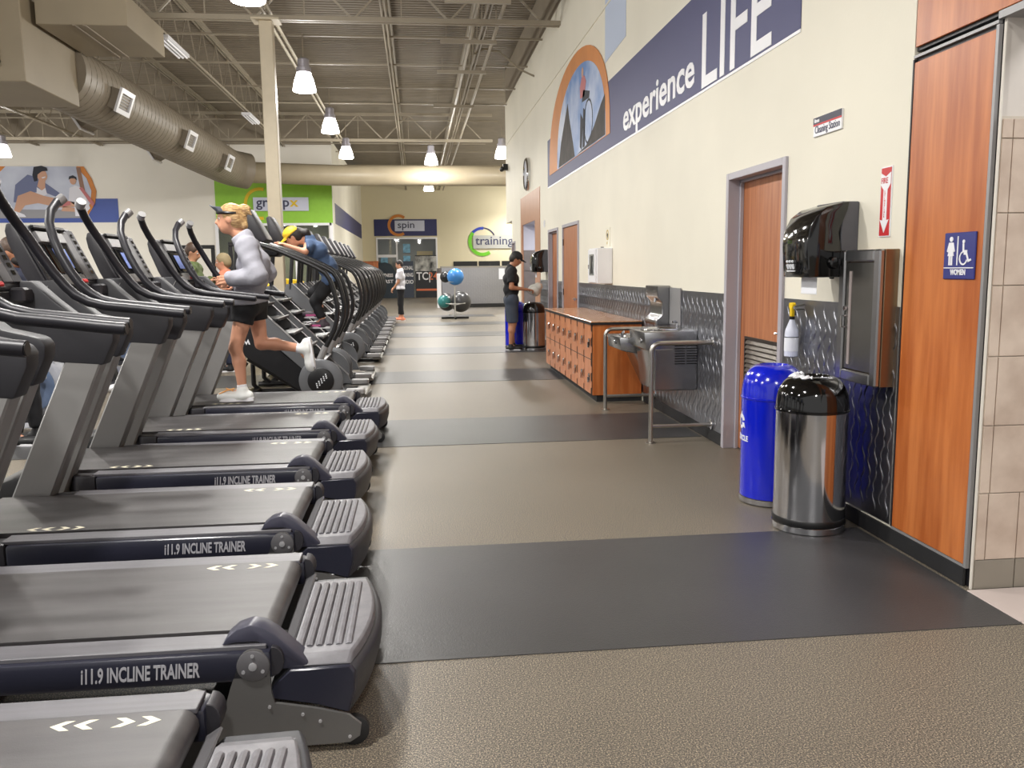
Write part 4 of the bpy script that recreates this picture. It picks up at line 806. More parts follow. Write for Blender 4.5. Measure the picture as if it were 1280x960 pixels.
# ================================================================ STAIR CLIMBERS
T = thing('stair_climber', '', 'stair climber', (0, 0, 0), 'row of stair climbers')
beamm = mat('beam_silver', (108, 110, 114), .4, metal=.35); cblack = mat('climber_black', (16, 16, 20), .4)
BP = [(-1.98,1.24),(-1.90,1.25),(-.84,.20),(-.80,.10),(-.98,.10),(-1.20,.33),(-2.02,1.10)]
for k, (ya, yb) in enumerate(((0,.06),(.86,.92))):
    part(T, 'frame_beam', MB().prism(BP, 'y', ya, yb), beamm, bevel=.006)
    yo = ya-.001 if k == 0 else yb+.001; s = -1 if k == 0 else 1
    ed = MB().prism([(-1.90,1.252),(-1.893,1.258),(-.832,.205),(-.84,.20)], 'y', ya-.004, yb+.004)
    part(T, 'beam_edge', ed, silver2)
    part(T, 'side_shroud', MB().prism([(-2.0,1.10),(-1.94,1.0),(-1.18,.32),(-1.1,.1),(-1.28,.13),(-1.84,.52),(-2.05,.75),(-2.08,1.0)], 'y', ya+(.012 if k == 0 else -.005), yb-(-.005 if k == 0 else .012)), cblack, bevel=.01)
    part(T, 'hub_ring', MB().lathe([(.235,0),(.235,s*.02),(.22,s*.03),(.12,s*.03)], (-1.06, yo, .255), 'y', 32), beamm)
    H = part(T, 'hub_disc', MB().lathe([(.14,s*.02),(.14,s*.04),(.12,s*.05),(.01,s*.055)], (-1.06, yo, .255), 'y', 32), cblack)
    dots = MB()
    for r in range(5):
        for c in range(3):
            px, pz = -.05+r*.025+c*.004, -.055+r*.025-c*.02+.02
            dots.box(-1.06+px, -1.06+px+.013, yo+s*.054, yo+s*.058, .255+pz, .255+pz+.013)
    part(T, 'hub_marks', dots, paper)
    pth = [(-1.86,1.80),(-1.699,1.74),(-1.472,1.663),(-1.17,1.525),(-1.06,1.47),(-.974,1.413),(-.93,1.345),(-.903,1.276),(-.875,1.16),(-.858,1.036),(-.87,.90),(-.90,.80),(-.96,.68),(-1.025,.564),(-1.05,.50)]
    part(T, 'handrail', MB().tube([(x, .03 if k == 0 else .89, z) for x, z in pth], .026, 10), mat('climber_rail', (22, 22, 24), .32))
    part(T, 'rail_socket', MB().tube([(-1.0,.03 if k == 0 else .89,.62),(-1.07,.03 if k == 0 else .89,.47)], .036, 10), silver2)
    part(T, 'mast', MB().prism([(-1.95,1.15),(-1.90,1.15),(-1.84,1.78),(-1.89,1.80)], 'y', ya, yb), cblack, bevel=.01)
for i in range(5):
    t = (i+.3)/5; x = -1.15-.78*t; z = .42+.78*t
    part(T, 'step', MB().prism([(x-.02,z),(x+.17,z-.01),(x+.17,z-.035),(x+.04,z-.05),(x+.0,z-.16),(x-.02,z-.16)], 'y', .065, .855), cblack, bevel=.004)
    part(T, 'step_edge', MB().box(x+.15, x+.176, .07, .85, z-.012, z-.002), silver2)
part(T, 'base_frame', MB().tube([(-2.0,.1,.04),(-.62,.1,.04)], .03, 8).tube([(-2.0,.82,.04),(-.62,.82,.04)], .03, 8).tube([(-1.86,.1,.46),(-1.93,.1,.36),(-1.93,.1,.12),(-1.86,.1,.05)], .028, 8).tube([(-1.86,.82,.46),(-1.93,.82,.36),(-1.93,.82,.12),(-1.86,.82,.05)], .028, 8).box(-1.95,-1.85,.1,.82,.02,.08).tube([(-1.84,.1,.5),(-1.2,.1,.08)], .03, 8), cblack)
part(T, 'rear_foot', MB().box(-.72,-.58,.02,.9,.05,.09), steeld, bevel=.01)
part(T, 'foot_end', MB().box(-.80,-.6,-.01,.1,.09,.15), silver2, bevel=.01)
part(T, 'foot_end', MB().box(-.80,-.6,.82,.93,.09,.15), silver2, bevel=.01)
part(T, 'console_arm', MB().prism([(-1.9,1.62),(-1.72,1.62),(-1.68,1.70),(-1.78,1.80),(-1.92,1.82)], 'y', .25, .67), cblack, bevel=.02)
part(T, 'console_back', MB().prism([(-1.84,2.10),(-1.79,2.12),(-1.60,1.78),(-1.66,1.74),(-1.80,1.80)], 'y', .26, .66), charc, bevel=.015, seg=2)
part(T, 'console_screen', MB().prism([(-1.776,2.08),(-1.770,2.083),(-1.66,1.886),(-1.666,1.883)], 'y', .33, .59), mat('screen_pale', (176, 182, 206), .2, emit=.5))
part(T, 'stair_logo', MB().prism([(-1.87,.66),(-1.85,.72),(-1.83,.68),(-1.81,.72),(-1.79,.66),(-1.805,.66),(-1.812,.69),(-1.83,.655),(-1.848,.69),(-1.855,.66)], 'y', .004, .012), paper)
CY = [9.3, 10.7]+[13.3+1.2*i for i in range(9)]
CL = ['nearest stair climber right behind the running woman, with dotted hub disc', 'stair climber ridden by the person in the yellow cap'] + ['%s stair climber counted from the gap behind the yellow capped person' % n for n in ('first', 'second', 'third', 'fourth', 'fifth', 'sixth', 'seventh', 'eighth', 'ninth')]
T.location = (0, CY[0], 0); T['label'] = CL[0]
for y, l in zip(CY[1:], CL[1:]): dup(T, (0, y, 0), l)
# ================================================================ BIKES AT THE LEFT
T = thing('exercise_bike', '', 'exercise bike', (0, 0, 0), 'exercise bikes')
bgrey = mat('bike_grey', (150, 152, 160), .4); bdisc = mat('bike_disc', (96, 112, 140), .35)
part(T, 'flywheel_cover', MB().lathe([(.25,-.12),(.29,-.10),(.29,.10),(.25,.12)], (0, 0, .41), 'y', 32).prism([(-.1,.56),(.02,.74),(.14,.76),(.20,.66),(.27,.42)], 'y', -.1, .1), bgrey, bevel=.008)
part(T, 'cover_disc', MB().lathe([(.24,-.12),(.24,-.132),(.2,-.14),(.02,-.144)], (-.03, 0, .40), 'y', 32), bdisc)
part(T, 'crank', MB().tube([(-.02,-.15,.54),(.1,-.16,.5)], .022, 8).tube([(.1,-.16,.5),(.1,-.26,.5)], .018, 8).box(.04,.17,-.30,-.18,.48,.51), bgrey)
part(T, 'lower_shell', MB().prism([(-.35,.12),(.3,.12),(.22,.42),(-.2,.42)], 'y', -.08, .08), black, bevel=.02)
part(T, 'front_foot', MB().box(.22,.36,-.28,.28,.02,.08), white, bevel=.02)
part(T, 'rear_foot', MB().box(-.72,-.6,-.28,.28,.02,.08), white, bevel=.02)
part(T, 'frame', MB().box(-.66,.3,-.05,.05,.05,.12).tube([(-.3,0,.3),(-.42,0,.86)], .04, 8).tube([(.2,0,.7),(.32,0,1.12)], .04, 8), charc)
part(T, 'saddle', MB().prism([(-.58,-.12),(-.58,.12),(-.35,.07),(-.24,.03),(-.24,-.03),(-.35,-.07)], 'z', .86, .93), black, bevel=.02)
part(T, 'handlebar', MB().tube([(.1,-.22,1.2),(.24,-.22,1.14),(.34,-.1,1.12),(.34,.1,1.12),(.24,.22,1.14),(.1,.22,1.2)], .018, 8), black)
part(T, 'console', MB().prism([(.30,1.14),(.36,1.12),(.46,1.36),(.42,1.38)], 'y', -.13, .13), charc2, bevel=.01)
T.location = (-3.58, 8.35, 0); T['label'] = 'exercise bike with blue grey disc seen between the two nearest treadmill uprights'
for p, l in (((-4.0, 10.9, 0), 'exercise bike with white feet, second in the bike row'), ((-4.3, 13.4, 0), 'exercise bike glimpsed behind the middle treadmill handrails'), ((-3.9, 6.0, 0), 'exercise bike hidden behind the nearest treadmill consoles')):
    dup(T, p, l)
# ================================================================ STRENGTH MACHINES
def strength(x, y, lab, yl):
    T = thing('strength_machine', lab, 'strength machine', (x, y, 0), 'yellow shrouded strength machines')
    part(T, 'frame', MB().box(x-.5,x-.42,y-.04,y+.04,0,1.95).box(x+.42,x+.5,y-.04,y+.04,0,1.95).box(x-.5,x+.5,y-.04,y+.04,1.95,2.03).box(x-.55,x+.55,y-.5,y-.42,.0,.08).box(x-.5,x-.42,y-.42,y+.5,0,.08).box(x+.42,x+.5,y-.42,y+.5,0,.08), black, bevel=.008)
    part(T, 'shroud', MB().prism([(x-.38,.35),(x+.38,.35),(x+.38,1.05),(x+.2,1.25),(x-.38,1.3)], 'y', y-.05, y+.05), yellow if yl else white, bevel=.02)
    for k in range(8): part(T, 'weight_plate', MB().box(x-.2,x+.2,y+.08,y+.2,.1+k*.045,.14+k*.045), charc)
    part(T, 'seat', MB().box(x-.2,x+.2,y-.42,y-.05,.42,.5), black, bevel=.02)
    part(T, 'placard', MB().box(x-.15,x+.15,y-.07,y-.05,.55,.95), mat('placard', (196, 214, 190), .6) if yl else paper)
strength(-3.25, 17.8, 'strength machine with yellow shroud just left of the column', True)
strength(-2.68, 18.95, 'strength machine with yellow shroud just right of the column', True)
strength(-4.9, 19.5, 'white shrouded strength machine left of the yellow ones', False)
# ================================================================ BALL RACK AND BALLS
T = thing('ball_rack', 'metal rack for exercise balls standing in the far walkway', 'rack', (1.12, 25, 0))
rk = mat('rack_silver', (190, 188, 184), .35, metal=.6)
part(T, 'post', MB().tube([(1.1,25,.03),(1.1,25,.96)], .022, 8), rk)
for z, r in ((1.08,.2),(.45,.28),(.12,.2)):
    part(T, 'ring', MB().tube([(1.12+r*math.cos(a), 25+r*math.sin(a), z) for a in np.linspace(0, 6.283, 24)], .012, 6), rk)
part(T, 'arms', MB().tube([(1.1,25,.93),(1.32,25,1.08)], .012, 6).tube([(1.1,25,.93),(.92,25,1.08)], .012, 6).tube([(1.1,25,.4),(1.38,25,.45)], .012, 6).tube([(1.1,25,.4),(.85,25,.45)], .012, 6).tube([(1.1,25,.1),(1.32,25,.12)], .012, 6).tube([(1.1,25,.1),(1.12,24.8,.12)], .012, 6), rk)
part(T, 'base', MB().tube([(.7,25,.03),(1.5,25,.03)], .03, 8).tube([(1.1,24.6,.03),(1.1,25.4,.03)], .03, 8), black)
def ball(c, r, m, lab): return solo('exercise_ball', MB().ball(c, r, 32), m, lab, 'exercise ball', c)
ball((1.13, 24.98, 1.225), .245, mat('ball_blue', (62, 130, 200), .3), 'bright blue exercise ball on top of the rack')
ball((.86, 25.42, 1.22), .17, mat('ball_black', (38, 38, 42), .3), 'small black exercise ball behind the bright blue one')
ball((1.29, 25.37, .48), .31, mat('ball_grey', (62, 62, 64), .3), 'large dark grey exercise ball low on the rack, right one')
ball((.90, 25.88, .46), .27, MATS['ball_grey'], 'large dark grey exercise ball low on the rack, behind the post')
ball((.79, 25.2, .50), .19, mat('ball_teal', (52, 128, 128), .3), 'teal exercise ball low on the rack')
solo('wall_notice', MB().box(3.12, 3.34, 32.38, 32.399, 1.05, 1.46), paper, 'white notice sheet on the far plate wall beside the man in black', 'notice')
# ================================================================ PEOPLE
def nets(F, o, h):
    """surface nets on a signed distance grid"""
    S = F < 0; nx, ny, nz = F.shape
    c = [(i, j, k) for i in (0,1) for j in (0,1) for k in (0,1)]
    acc = np.zeros((nx-1, ny-1, nz-1, 3)); cnt = np.zeros((nx-1, ny-1, nz-1))
    sl = lambda i, n: slice(i, n-1+i)
    G = lambda A, q: A[sl(q[0], nx), sl(q[1], ny), sl(q[2], nz)]
    for a in c:
        for ax in range(3):
            if a[ax]: continue
            b = list(a); b[ax] = 1; b = tuple(b)
            fa, fb = G(F, a), G(F, b); m = G(S, a) != G(S, b)
            t = np.where(m, fa/np.where(m, fa-fb, 1), 0)
            for d in range(3): acc[..., d] += np.where(m, a[d]+(t if d == ax else 0), 0)
            cnt += m
    act = cnt > 0; idx = -np.ones(act.shape, int); ii = np.argwhere(act); idx[act] = np.arange(len(ii))
    V = (ii + acc[act]/cnt[act][:, None])*h + np.array(o)
    Q = []
    for ax in range(3):
        b, d = [(1, 2), (2, 0), (0, 1)][ax]
        s0 = [slice(0, -1) if i == ax else slice(1, -1) for i in range(3)]; s1 = list(s0); s1[ax] = slice(1, None)
        A, B = S[tuple(s0)], S[tuple(s1)]; e = np.argwhere(A != B)
        if not len(e): continue
        fl = A[tuple(e.T)]; p = e.copy()
        for q in (b, d): p[:, q] += 1
        def cell(db, dd):
            q = p.copy(); q[:, b] -= db; q[:, d] -= dd; return idx[tuple(q.T)]
        q = np.stack([cell(1, 1), cell(0, 1), cell(0, 0), cell(1, 0)], 1)
        q[~fl] = q[~fl][:, ::-1]; Q.append(q)
    Q = np.concatenate(Q); return V, Q
def sdf_mesh(prims, h, k=.02, off=0, clips=(), wr=0):
    lo = np.min([np.minimum(p[1], p[2])-p[5] for p in prims], 0)-off-.03; hi = np.max([np.maximum(p[1], p[2])+p[5] for p in prims], 0)+off+.03
    n = np.ceil((hi-lo)/h).astype(int)+2
    gx = np.stack(np.meshgrid(*[lo[i]+h*np.arange(n[i]) for i in range(3)], indexing='ij'), -1).astype(np.float32)
    D = None
    for typ, a, b, r1, r2, _, ex in prims:
        if typ == 'c':
            ba = b-a; L = max(ba@ba, 1e-9); t = np.clip(((gx-a)@ba)/L, 0, 1); d = np.linalg.norm(gx-(a+t[..., None]*ba), axis=-1)-(r1+(r2-r1)*t)
        else:                                    # ellipsoid, ex = rotation rows, r1 = radii
            q = ((gx-a)@ex.T)/r1; l = np.linalg.norm(q, axis=-1); d = (l-1)*min(r1)*.5+(l-1)*np.mean(r1)*.5
        if typ == 'c' and ex is not None:
            for cp, cn in ex: d = np.maximum(d, (gx-cp)@cn)
        if D is None: D = d
        else:
            hh = np.clip(.5+.5*(d-D)/k, 0, 1); D = d*(1-hh)+D*hh-k*hh*(1-hh)
    D = D-off
    if wr: D = D+wr*(np.sin(gx[..., 2]*31+gx[..., 0]*23+2*np.sin(gx[..., 1]*9))*.6+np.sin(gx[..., 2]*57-gx[..., 0]*38+gx[..., 1]*21)*.4)
    for cp, cn in clips: D = np.maximum(D, (gx-cp)@cn)
    return nets(D, lo, h)
A_ = lambda p: np.array(p, np.float32)
def C_(a, b, r1, r2=None, ex=None):
    r2 = r1 if r2 is None else r2; return ('c', A_(a), A_(b), r1, r2, max(r1, r2), ex)
def E_(c, rad, R): return ('e', A_(c), A_(c), np.array(rad, np.float32), 0, max(rad), np.array(R, np.float32))
def nrm(v): v = np.array(v, float); return v/np.linalg.norm(v)
def human(lab, J, h, skin, hairc, top, bottom, shoe, cap=None, sock=None, hair='short', face=True, w=1.0, grip=.9, loc=None, mask=None, capback=False):
    for k_ in J: J[k_] = np.array(J[k_], float)
    f = nrm(J['face']); up = nrm(J.get('headup', (0, 0, 1))); s = nrm(np.cross(up, f)); up = nrm(np.cross(f, s)); R = [f, s, up]; hc = J['head']
    H = lambda a, b, c: hc+f*a+s*b+up*c
    T = thing('person', lab, 'person', tuple(loc if loc is not None else (J['anL'][0], J['anL'][1], 0)))
    def emit_(name, VQ, m, label=None):
        V, Q = VQ; mb = MB(); mb.v = [tuple(p) for p in V.tolist()]; mb.f = [tuple(q) for q in Q.tolist()]; mb.m = [0]*len(mb.f)
        return part(T, name, mb, m, sharp=3.0, label=label)
    neck, chest, pel = J['neck'], J['chest'], J['pelvis']; shL, shR = J['shL'], J['shR']; hiL, hiR = J['hiL'], J['hiR']
    sd = nrm(shR-shL)
    torso = [C_(hiL, hiR, .098*w, .098*w), C_(pel+(neck-pel)*.22-sd*.05, pel+(neck-pel)*.22+sd*.05, .10*w), C_(chest-sd*.07, chest+sd*.07, .108*w),
             C_(shL+sd*.04, shR-sd*.04, .062*w), C_((pel+chest)/2-sd*.045, (pel+chest)/2+sd*.045, .098*w), C_(neck, hc-up*.06-f*.01, .058*w, .052*w)]
    arms = []; legs = []
    for q in 'LR':
        arms += [C_(J['sh'+q], J['el'+q], .05*w, .038*w), C_(J['el'+q], J['wr'+q], .038*w, .024*w)]
        kn, an = J['kn'+q], J['an'+q]; m1 = kn+(an-kn)*.33; back = nrm(J['to'+q]-an); back = back-nrm(an-kn)*(back@nrm(an-kn)); back = nrm(back)
        legs += [C_(J['hi'+q], kn, .084*w, .054*w), C_(kn, m1-back*.012, .050*w, .054*w), C_(m1-back*.012, an, .052*w, .034*w), C_(an, J['to'+q]*.4+an*.6-(kn-an)*.03, .032, .022)]
    head = [E_(H(-.012, 0, .018), (.096, .076, .100), R), E_(H(.018, 0, -.05), (.066, .056, .066), R), E_(H(.045, 0, -.085), (.03, .03, .024), R),
            C_(H(.078, 0, .02), H(.104, 0, -.022), .010, .015), C_(H(.082, .012, -.052), H(.082, -.012, -.052), .010)]
    for b in (-1, 1): head.append(E_(H(-.01, b*.077, -.005), (.02, .009, .032), R))
    V, Q = sdf_mesh(torso+arms+legs+head, h, .022)
    # hands on a finer grid, joined into the same body mesh
    for q in 'LR':
        wr, el = J['wr'+q], J['el'+q]; d = nrm(J.get('hd'+q, wr-el)); pn = J.get('pn'+q, np.array([0, 0, -1.])); pn = nrm(pn-d*(pn@d)); t = np.cross(d, pn)
        if q == 'R': t = -t
        t = nrm(t)
        pr = [C_(wr-d*.03, wr+d*.012, .025, .022), C_(wr+d*.02+t*.022, wr+d*.075+t*.028, .014, .013), C_(wr+d*.02-t*.02, wr+d*.075-t*.026, .014, .013), C_(wr+d*.015, wr+d*.075, .017, .015)]
        for i, L_ in enumerate((.066, .076, .072, .056)):
            b0 = wr+d*.082+t*(1.5-i)*.0195; g = grip
            d1 = nrm(d*math.cos(g*.6)+pn*math.sin(g*.6)); d2 = nrm(d*math.cos(g*1.5)+pn*math.sin(g*1.5)); d3 = nrm(d*math.cos(g*2.2)+pn*math.sin(g*2.2))
            p1 = b0+d1*L_*.45; p2 = p1+d2*L_*.35; p3 = p2+d3*L_*.28
            pr += [C_(b0-d*.01, p1, .0095, .0088), C_(p1, p2, .0088, .008), C_(p2, p3, .008, .007)]
        b0 = wr+d*.02+t*.028; p1 = b0+nrm(d*.75+t*.6+pn*.3)*.042; p2 = p1+nrm(d*.9+pn*.5*grip+t*.1)*.03
        pr += [C_(b0, p1, .013, .0105), C_(p1, p2, .0105, .008)]
        v, qd = sdf_mesh(pr, .0055 if h < .016 else .007, .006)
        Q = np.concatenate([Q, qd+len(V)]); V = np.concatenate([V, v])
    emit_('body', (V, Q), skin)
    if face:
        mb = MB()
        for b in (-1, 1): c = H(.0695, b*.030, .012); mb.ball(c, .0115, 10)
        part(T, 'eye', mb, mat('eye_white', (222, 218, 214), .3))
        mb = MB()
        for b in (-1, 1): c = H(.0788, b*.031, .012); mb.ball(c, .0056, 8)
        part(T, 'iris', mb, mat('iris_brown', (46, 34, 30), .3))
        mb = MB().tube([H(.080, -.02, -.052), H(.0925, 0, -.052), H(.080, .02, -.052)], .004, 6); part(T, 'mouth', mb, mat('lips', (160, 92, 84), .5))
        mb = MB()
        for b in (-1, 1): mb.tube([H(.078, b*.048, .032), H(.087, b*.03, .037), H(.087, b*.016, .032)], .0035, 5)
        part(T, 'eyebrow', mb, hairc)
    # hair
    hp = [E_(H(-.022, 0, .035), (.103, .086, .100), R), E_(H(-.05, 0, -.01), (.075, .080, .085), R)]
    cl = [(H(.05, 0, .03), nrm(f*.9-up*.35)), (H(-.0, 0, -.07), -up*.8+f*.25)]
    if hair == 'bun':
        hp += [E_(H(-.125, 0, .085), (.038, .036, .036), R), E_(H(-.155, 0, .075), (.03, .025, .03), R), C_(H(-.06, 0, .06), H(-.12, 0, .085), .04, .02), C_(H(-.14,.01,.065), H(-.19,.012,.02), .022, .006), C_(H(-.10,.0,.02), H(-.12,.02,-.06), .045, .03), C_(H(-.05,-.04,-.02), H(-.09,-.03,-.10), .04, .02)]
        cl = [(H(.045, 0, .03), nrm(f*.9-up*.35))]
    if hair == 'tail': hp += [C_(H(-.10, 0, .03), H(-.17, 0, -.04), .045, .05), C_(H(-.17, 0, -.04), H(-.19, 0, -.14), .05, .02)]
    if hair: emit_('hair', sdf_mesh(hp, max(.008, h*.7), .02, clips=[(A_(a), A_(n)) for a, n in cl]), hairc)
    if cap is not None:
        g = -1 if capback else 1
        c_ = [E_(H(-.012, 0, .045), (.112, .094, .098), R)]
        emit_('cap', sdf_mesh(c_, .008, .01, clips=[(A_(H(0, 0, .035)), A_(nrm(-up+f*-.12*g)))]), cap)
        secs = []
        for a in np.linspace(-1.15, 1.15, 11):
            p = H(.10*g*math.cos(a*.95), .082*math.sin(a), .045); q = H(g*(.10*math.cos(a*.95)+.085*math.cos(a)), .072*math.sin(a), .030-.02*abs(math.sin(a))); n_ = up*.006
            secs.append([p, q, q+n_, p+n_])
        part(T, 'cap_brim', loft(secs), cap)
    if mask is not None: emit_('face_mask', sdf_mesh([E_(H(.045, 0, -.045), (.062, .062, .052), R)], .008, .01), mask)
    # top
    tm, ts, tf = top    # material, sleeve ('short'/'long'), fullness
    tp = list(torso[:5])+[C_(neck-(neck-chest)*.1, neck+(hc-neck)*.12, .06*w)]
    for q in 'LR':
        sh, el, wr = J['sh'+q], J['el'+q], J['wr'+q]
        if ts == 'short':
            e = sh+(el-sh)*.62; tp.append(C_(sh, sh+(el-sh)*.75, .056*w, .052*w, ex=[(A_(e), A_(nrm(el-sh)))]))
        elif ts == 'long':
            tp += [C_(sh, el, .058*w, .05*w), C_(el, wr, .05*w, .036*w, ex=[(A_(wr-(wr-el)*.06), A_(nrm(wr-el)))])]
        else: tp.append(C_(sh, sh+(el-sh)*.3, .05*w, .045*w, ex=[(A_(sh+(el-sh)*.12), A_(nrm(el-sh)))]))
    hem = J.get('hem', pel-(neck-pel)*.08)
    emit_('hoodie' if tf > .03 else 'shirt', sdf_mesh(tp, h, .03, tf, wr=.0055, clips=[(A_(hem), A_(nrm(pel-neck))), (A_(neck+(hc-neck)*.30), A_(nrm(hc-neck)))]), tm)
    # bottom
    bm_, bl, bf = bottom
    bp = [C_(hiL, hiR, .10*w)]; 
    for q in 'LR':
        hi, kn, an = J['hi'+q], J['kn'+q], J['an'+q]
        if bl < 1: e = hi+(kn-hi)*bl; bp.append(C_(hi, kn, .088*w, .066*w, ex=[(A_(e), A_(nrm(kn-hi)))]))
        else: bp += [C_(hi, kn, .088*w, .062*w), C_(kn, an, .062*w, .044*w, ex=[(A_(kn+(an-kn)*(bl-1)), A_(nrm(an-kn)))])]
    emit_('shorts' if bl < 1.1 else 'trousers', sdf_mesh(bp, h, .025, bf, wr=.003, clips=[(A_(pel+(neck-pel)*.16), A_(nrm(neck-pel)))]), bm_)
    # shoes
    for q in 'LR':
        an, to, kn = J['an'+q], J['to'+q], J['kn'+q]; dn = J.get('sole'+q, np.array([0, 0, -1.])); fd = to-an; fd = nrm(fd-dn*(fd@dn)); lt = np.cross(fd, dn)
        L_ = .185; base = an+dn*.05
        pr = [C_(base-fd*.045, base+fd*.02, .038, .042), C_(base+fd*.02, base+fd*(L_-.03), .043, .036), C_(an, base, .042, .046), C_(base+fd*(L_-.05), base+fd*(L_-.005), .036, .027)]
        so = an+dn*.078
        emit_('shoe', sdf_mesh(pr, .008, .02, .004, clips=[(A_(so), A_(dn))]), shoe)
        pts = [(-.088, .03), (-.06, .042), (.0, .036), (.07, .043), (.13, .045), (.17, .034), (.192, 0)]; pts = pts+[(a, -b) for a, b in reversed(pts[:-1])]
        mb = MB(); n = len(pts); P = [so+fd*a+lt*b+dn*z for z in (-.012, .014) for a, b in pts]
        mb.add(P, [tuple(range(n)), tuple(range(2*n-1, n-1, -1))]+[(i, (i+1) % n, n+(i+1) % n, n+i) for i in range(n)]); part(T, 'shoe_sole', mb, sock if sock is not None else white)
        if sock is not None: emit_('sock', sdf_mesh([C_(an-dn*0, an+(kn-an)*.16, .040, .041, ex=[(A_(an+(kn-an)*.13), A_(nrm(kn-an)))])], .007, .01), sock)
    return T, H
skinA = mat('skin_light', (206, 150, 122), .5, spec=.4); skinB = mat('skin_tan', (176, 122, 92), .5); skinC = mat('skin_olive', (190, 138, 108), .5)
blond = mat('blond_hair', (206, 170, 118), .45, col2=(150, 112, 70), vscale=26, stretch=(1, 1, 3), bump=1, bscale=34, bstretch=(1, 1, 5)); dkhair = mat('dark_hair', (34, 28, 26), .5, bump=.4, bscale=80)
brhair = mat('brown_hair', (70, 52, 40), .5, bump=.4, bscale=80)
greyf = mat('grey_fleece', (158, 158, 168), .85, bump=.9, bscale=9, var=.06, vscale=5); blackf = mat('black_fabric', (22, 22, 26), .8)
bluef = mat('slate_blue_shirt', (66, 86, 118), .8, bump=.7, bscale=10); greyw = mat('pale_grey_tee', (206, 204, 210), .75, bump=.2, bscale=14)
olive = mat('olive_fleece', (78, 92, 50), .8, bump=.2, bscale=12); denim = mat('grey_blue_shorts', (62, 70, 84), .8); navyf = mat('navy_fabric', (34, 40, 62), .8)
shoew = mat('white_shoe', (232, 234, 232), .5); sockw = mat('white_sock', (236, 236, 240), .7)
# runner
T, H = human('woman with blond bun in grey sweatshirt and black shorts running on the far treadmill',
  dict(head=(-1.535,7.37,1.865), face=(-1,-.08,-.06), headup=(-.08,0,1), neck=(-1.425,7.38,1.70), chest=(-1.36,7.39,1.50), pelvis=(-1.40,7.40,1.22), shL=(-1.375,7.20,1.635), shR=(-1.42,7.57,1.645),
       elL=(-1.285,7.12,1.40), wrL=(-1.52,7.17,1.375), elR=(-1.30,7.66,1.42), wrR=(-1.55,7.56,1.36), pnL=(0,1,-.2), pnR=(0,-1,-.2),
       hiL=(-1.42,7.30,1.16), hiR=(-1.39,7.50,1.16), knL=(-1.52,7.27,.80), anL=(-1.475,7.24,.452), toL=(-1.66,7.23,.40), knR=(-1.35,7.50,.815), anR=(-1.01,7.50,.765), toR=(-.985,7.5,.60), soleR=(.99,0,.12), hem=(-1.40,7.4,1.17)),
  .0125, skinA, blond, (greyf, 'long', .028), (blackf, .38, .012), shoew, sock=sockw, hair='bun', grip=.95)
mb = MB(); secs = []
for a in np.linspace(-1.2, 1.2, 11):
    p = H(.088*math.cos(a), .083*math.sin(a), .062); q = H(.088*math.cos(a)+.055*math.cos(a), .078*math.sin(a), .125-.03*abs(math.sin(a))); secs.append([p, q, q+np.array([.004,0,.006]), p+np.array([0,0,.007])])
part(T, 'visor_brim', loft(secs), mat('visor_grey', (92, 96, 106), .6))
part(T, 'visor_band', MB().tube([H(.096*math.cos(a)-.01, .085*math.sin(a), .060-.02*(1-math.cos(a))*.5) for a in np.linspace(-2.2, 2.2, 20)], .012, 6), black)
part(T, 'shoe_trim', MB().tube([(-1.53,7.2,.47),(-1.60,7.195,.455),(-1.66,7.21,.425)], .007, 6).tube([(-1.54,7.2,.45),(-1.60,7.195,.475)], .006, 6), mat('peach_trim', (240, 176, 110), .6))
# person in the yellow cap leaning over the climber rail
T, H = human('person in yellow cap and slate blue tee bent over the rails of a stair climber',
  dict(head=(-1.53,11.0,1.85), face=(-.82,-.1,-.55), headup=(-.55,0,.82), neck=(-1.335,11.05,1.83), chest=(-1.24,11.08,1.68), pelvis=(-1.06,11.12,1.36), shL=(-1.33,10.88,1.74), shR=(-1.33,11.28,1.74),
       elL=(-1.36,10.80,1.67), wrL=(-1.61,10.80,1.76), elR=(-1.36,11.40,1.60), wrR=(-1.62,11.36,1.70), hdL=(-1,0,.35), hdR=(-1,0,.35),
       hiL=(-1.08,11.02,1.31), hiR=(-1.08,11.23,1.31), knL=(-1.28,11.0,1.06), anL=(-1.20,11.0,.80), toL=(-1.4,11.0,.76), knR=(-1.33,11.26,1.16), anR=(-1.28,11.26,.92), toR=(-1.45,11.26,.88)),
  .015, skinA, dkhair, (bluef, 'short', .024), (blackf, 1.80, .012), mat('dark_shoe', (66, 56, 66), .6), cap=mat('cap_yellow', (236, 196, 44), .6), hair='tail', grip=1.0)
part(T, 'shoe_stripe', MB().box(-1.36,-1.20,10.948,10.956,.735,.76).box(-1.44,-1.30,11.208,11.216,.855,.88), mat('pink_stripe', (206, 92, 150), .6))
part(T, 'phone', MB().box(-1.83,-1.72,11.0,11.16,1.83,1.845), paper)
# man in black
def stand(x, y, dx, top=1.75, **k):
    s = top/1.75; o = dict(head=(x+dx*.03, y, 1.62*s), face=(dx, -.15, -.35), neck=(x, y, 1.46*s), chest=(x, y, 1.27*s), pelvis=(x, y, .95*s), shL=(x, y-.19, 1.40*s), shR=(x, y+.19, 1.40*s),
       elL=(x-dx*.02, y-.24, 1.12*s), elR=(x-dx*.02, y+.24, 1.12*s), wrL=(x+dx*.2, y-.17, 1.06*s), wrR=(x+dx*.2, y+.15, 1.06*s), hiL=(x, y-.1, .90*s), hiR=(x, y+.1, .90*s),
       knL=(x+dx*.02, y-.11, .48*s), knR=(x+dx*.01, y+.12, .48*s), anL=(x-dx*.03, y-.12, .088), anR=(x+dx*.04, y+.13, .088), toL=(x+dx*.16, y-.14, .04), toR=(x+dx*.2, y+.15, .04))
    o.update(k); return o
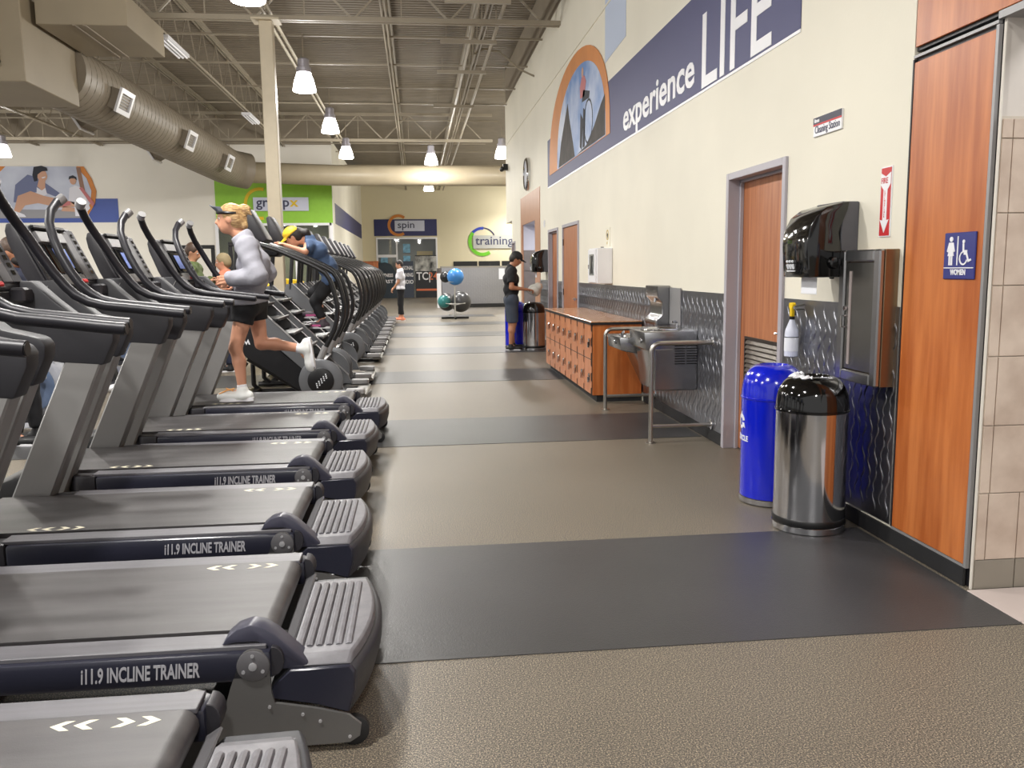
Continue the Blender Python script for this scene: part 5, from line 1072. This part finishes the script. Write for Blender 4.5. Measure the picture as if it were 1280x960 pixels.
T, H = human('man in black cap, black tee and grey shorts standing at the far bins',
  stand(1.66, 15.0, 1, 1.73, toR=(1.80,15.14,.04), wrL=(1.93,14.83,1.07), wrR=(1.93,15.13,1.07), face=(.95,-.1,-.5), head=(1.755,15,1.60)),
  .018, skinB, dkhair, (blackf, 'short', .022), (denim, .92, .02), mat('black_shoe', (20, 20, 22), .5), cap=mat('cap_black', (28, 28, 32), .7), w=1.08)
bg = MB(); V, Q = sdf_mesh([E_((2.08,15.0,1.06), (.12,.10,.10), np.eye(3)), E_((2.14,14.96,1.12), (.08,.08,.07), np.eye(3)), C_((1.96,14.98,1.06), (2.1,15,1.0), .03, .06)], .014, .02)
bg.v = [tuple(p) for p in V.tolist()]; bg.f = [tuple(q) for q in Q.tolist()]; bg.m = [0]*len(bg.f)
solo('plastic_bag', bg, mat('bag_white', (214, 214, 206), .5, bump=.6, bscale=22), 'crumpled white plastic bag held by the man in the black cap', 'bag')
# man in white tee
human('man in pale grey tee, black trousers and orange shoes walking left beside the climbers',
  stand(-.46, 24.6, -1, 1.72, wrL=(-.66,24.4,.92), elL=(-.52,24.36,1.10), wrR=(-.64,24.75,.95)),
  .022, skinC, dkhair, (greyw, 'short', .03), (blackf, 1.75, .015), mat('orange_shoe', (226, 142, 110), .6), w=1.02)
# people behind the consoles at the left
human('man in dark face mask and navy jacket at the left edge behind the treadmill consoles',
  stand(-3.36, 7.55, 1, 1.74, wrL=(-3.06,7.38,1.30), elL=(-3.22,7.30,1.16)), .018, skinB, brhair, (navyf, 'long', .03), (blackf, 1.9, .015), MATS['black_shoe'], mask=mat('mask_dark', (46, 42, 40), .7))
human('man in olive hoodie looking down at his hands, behind the treadmill handrails',
  stand(-3.02, 12.0, 1, 1.84, wrL=(-2.80,11.86,1.30), elL=(-2.96,11.78,1.22), wrR=(-2.80,12.1,1.32), face=(.9,-.2,-.4)), .018, skinC, brhair, (olive, 'long', .034), (mat('khaki_grey', (120, 116, 104), .8), 1.9, .015), MATS['black_shoe'])
human('woman in orange vest top and tan headscarf behind the running woman\'s hand',
  stand(-2.74, 12.7, -1, 1.70, face=(-.9,-.1,-.2)), .018, skinA, mat('tan_scarf', (146, 130, 98), .7), (mat('coral_top', (206, 128, 100), .7), 'vest', .02), (navyf, 1.9, .015), MATS['black_shoe'], hair='short')
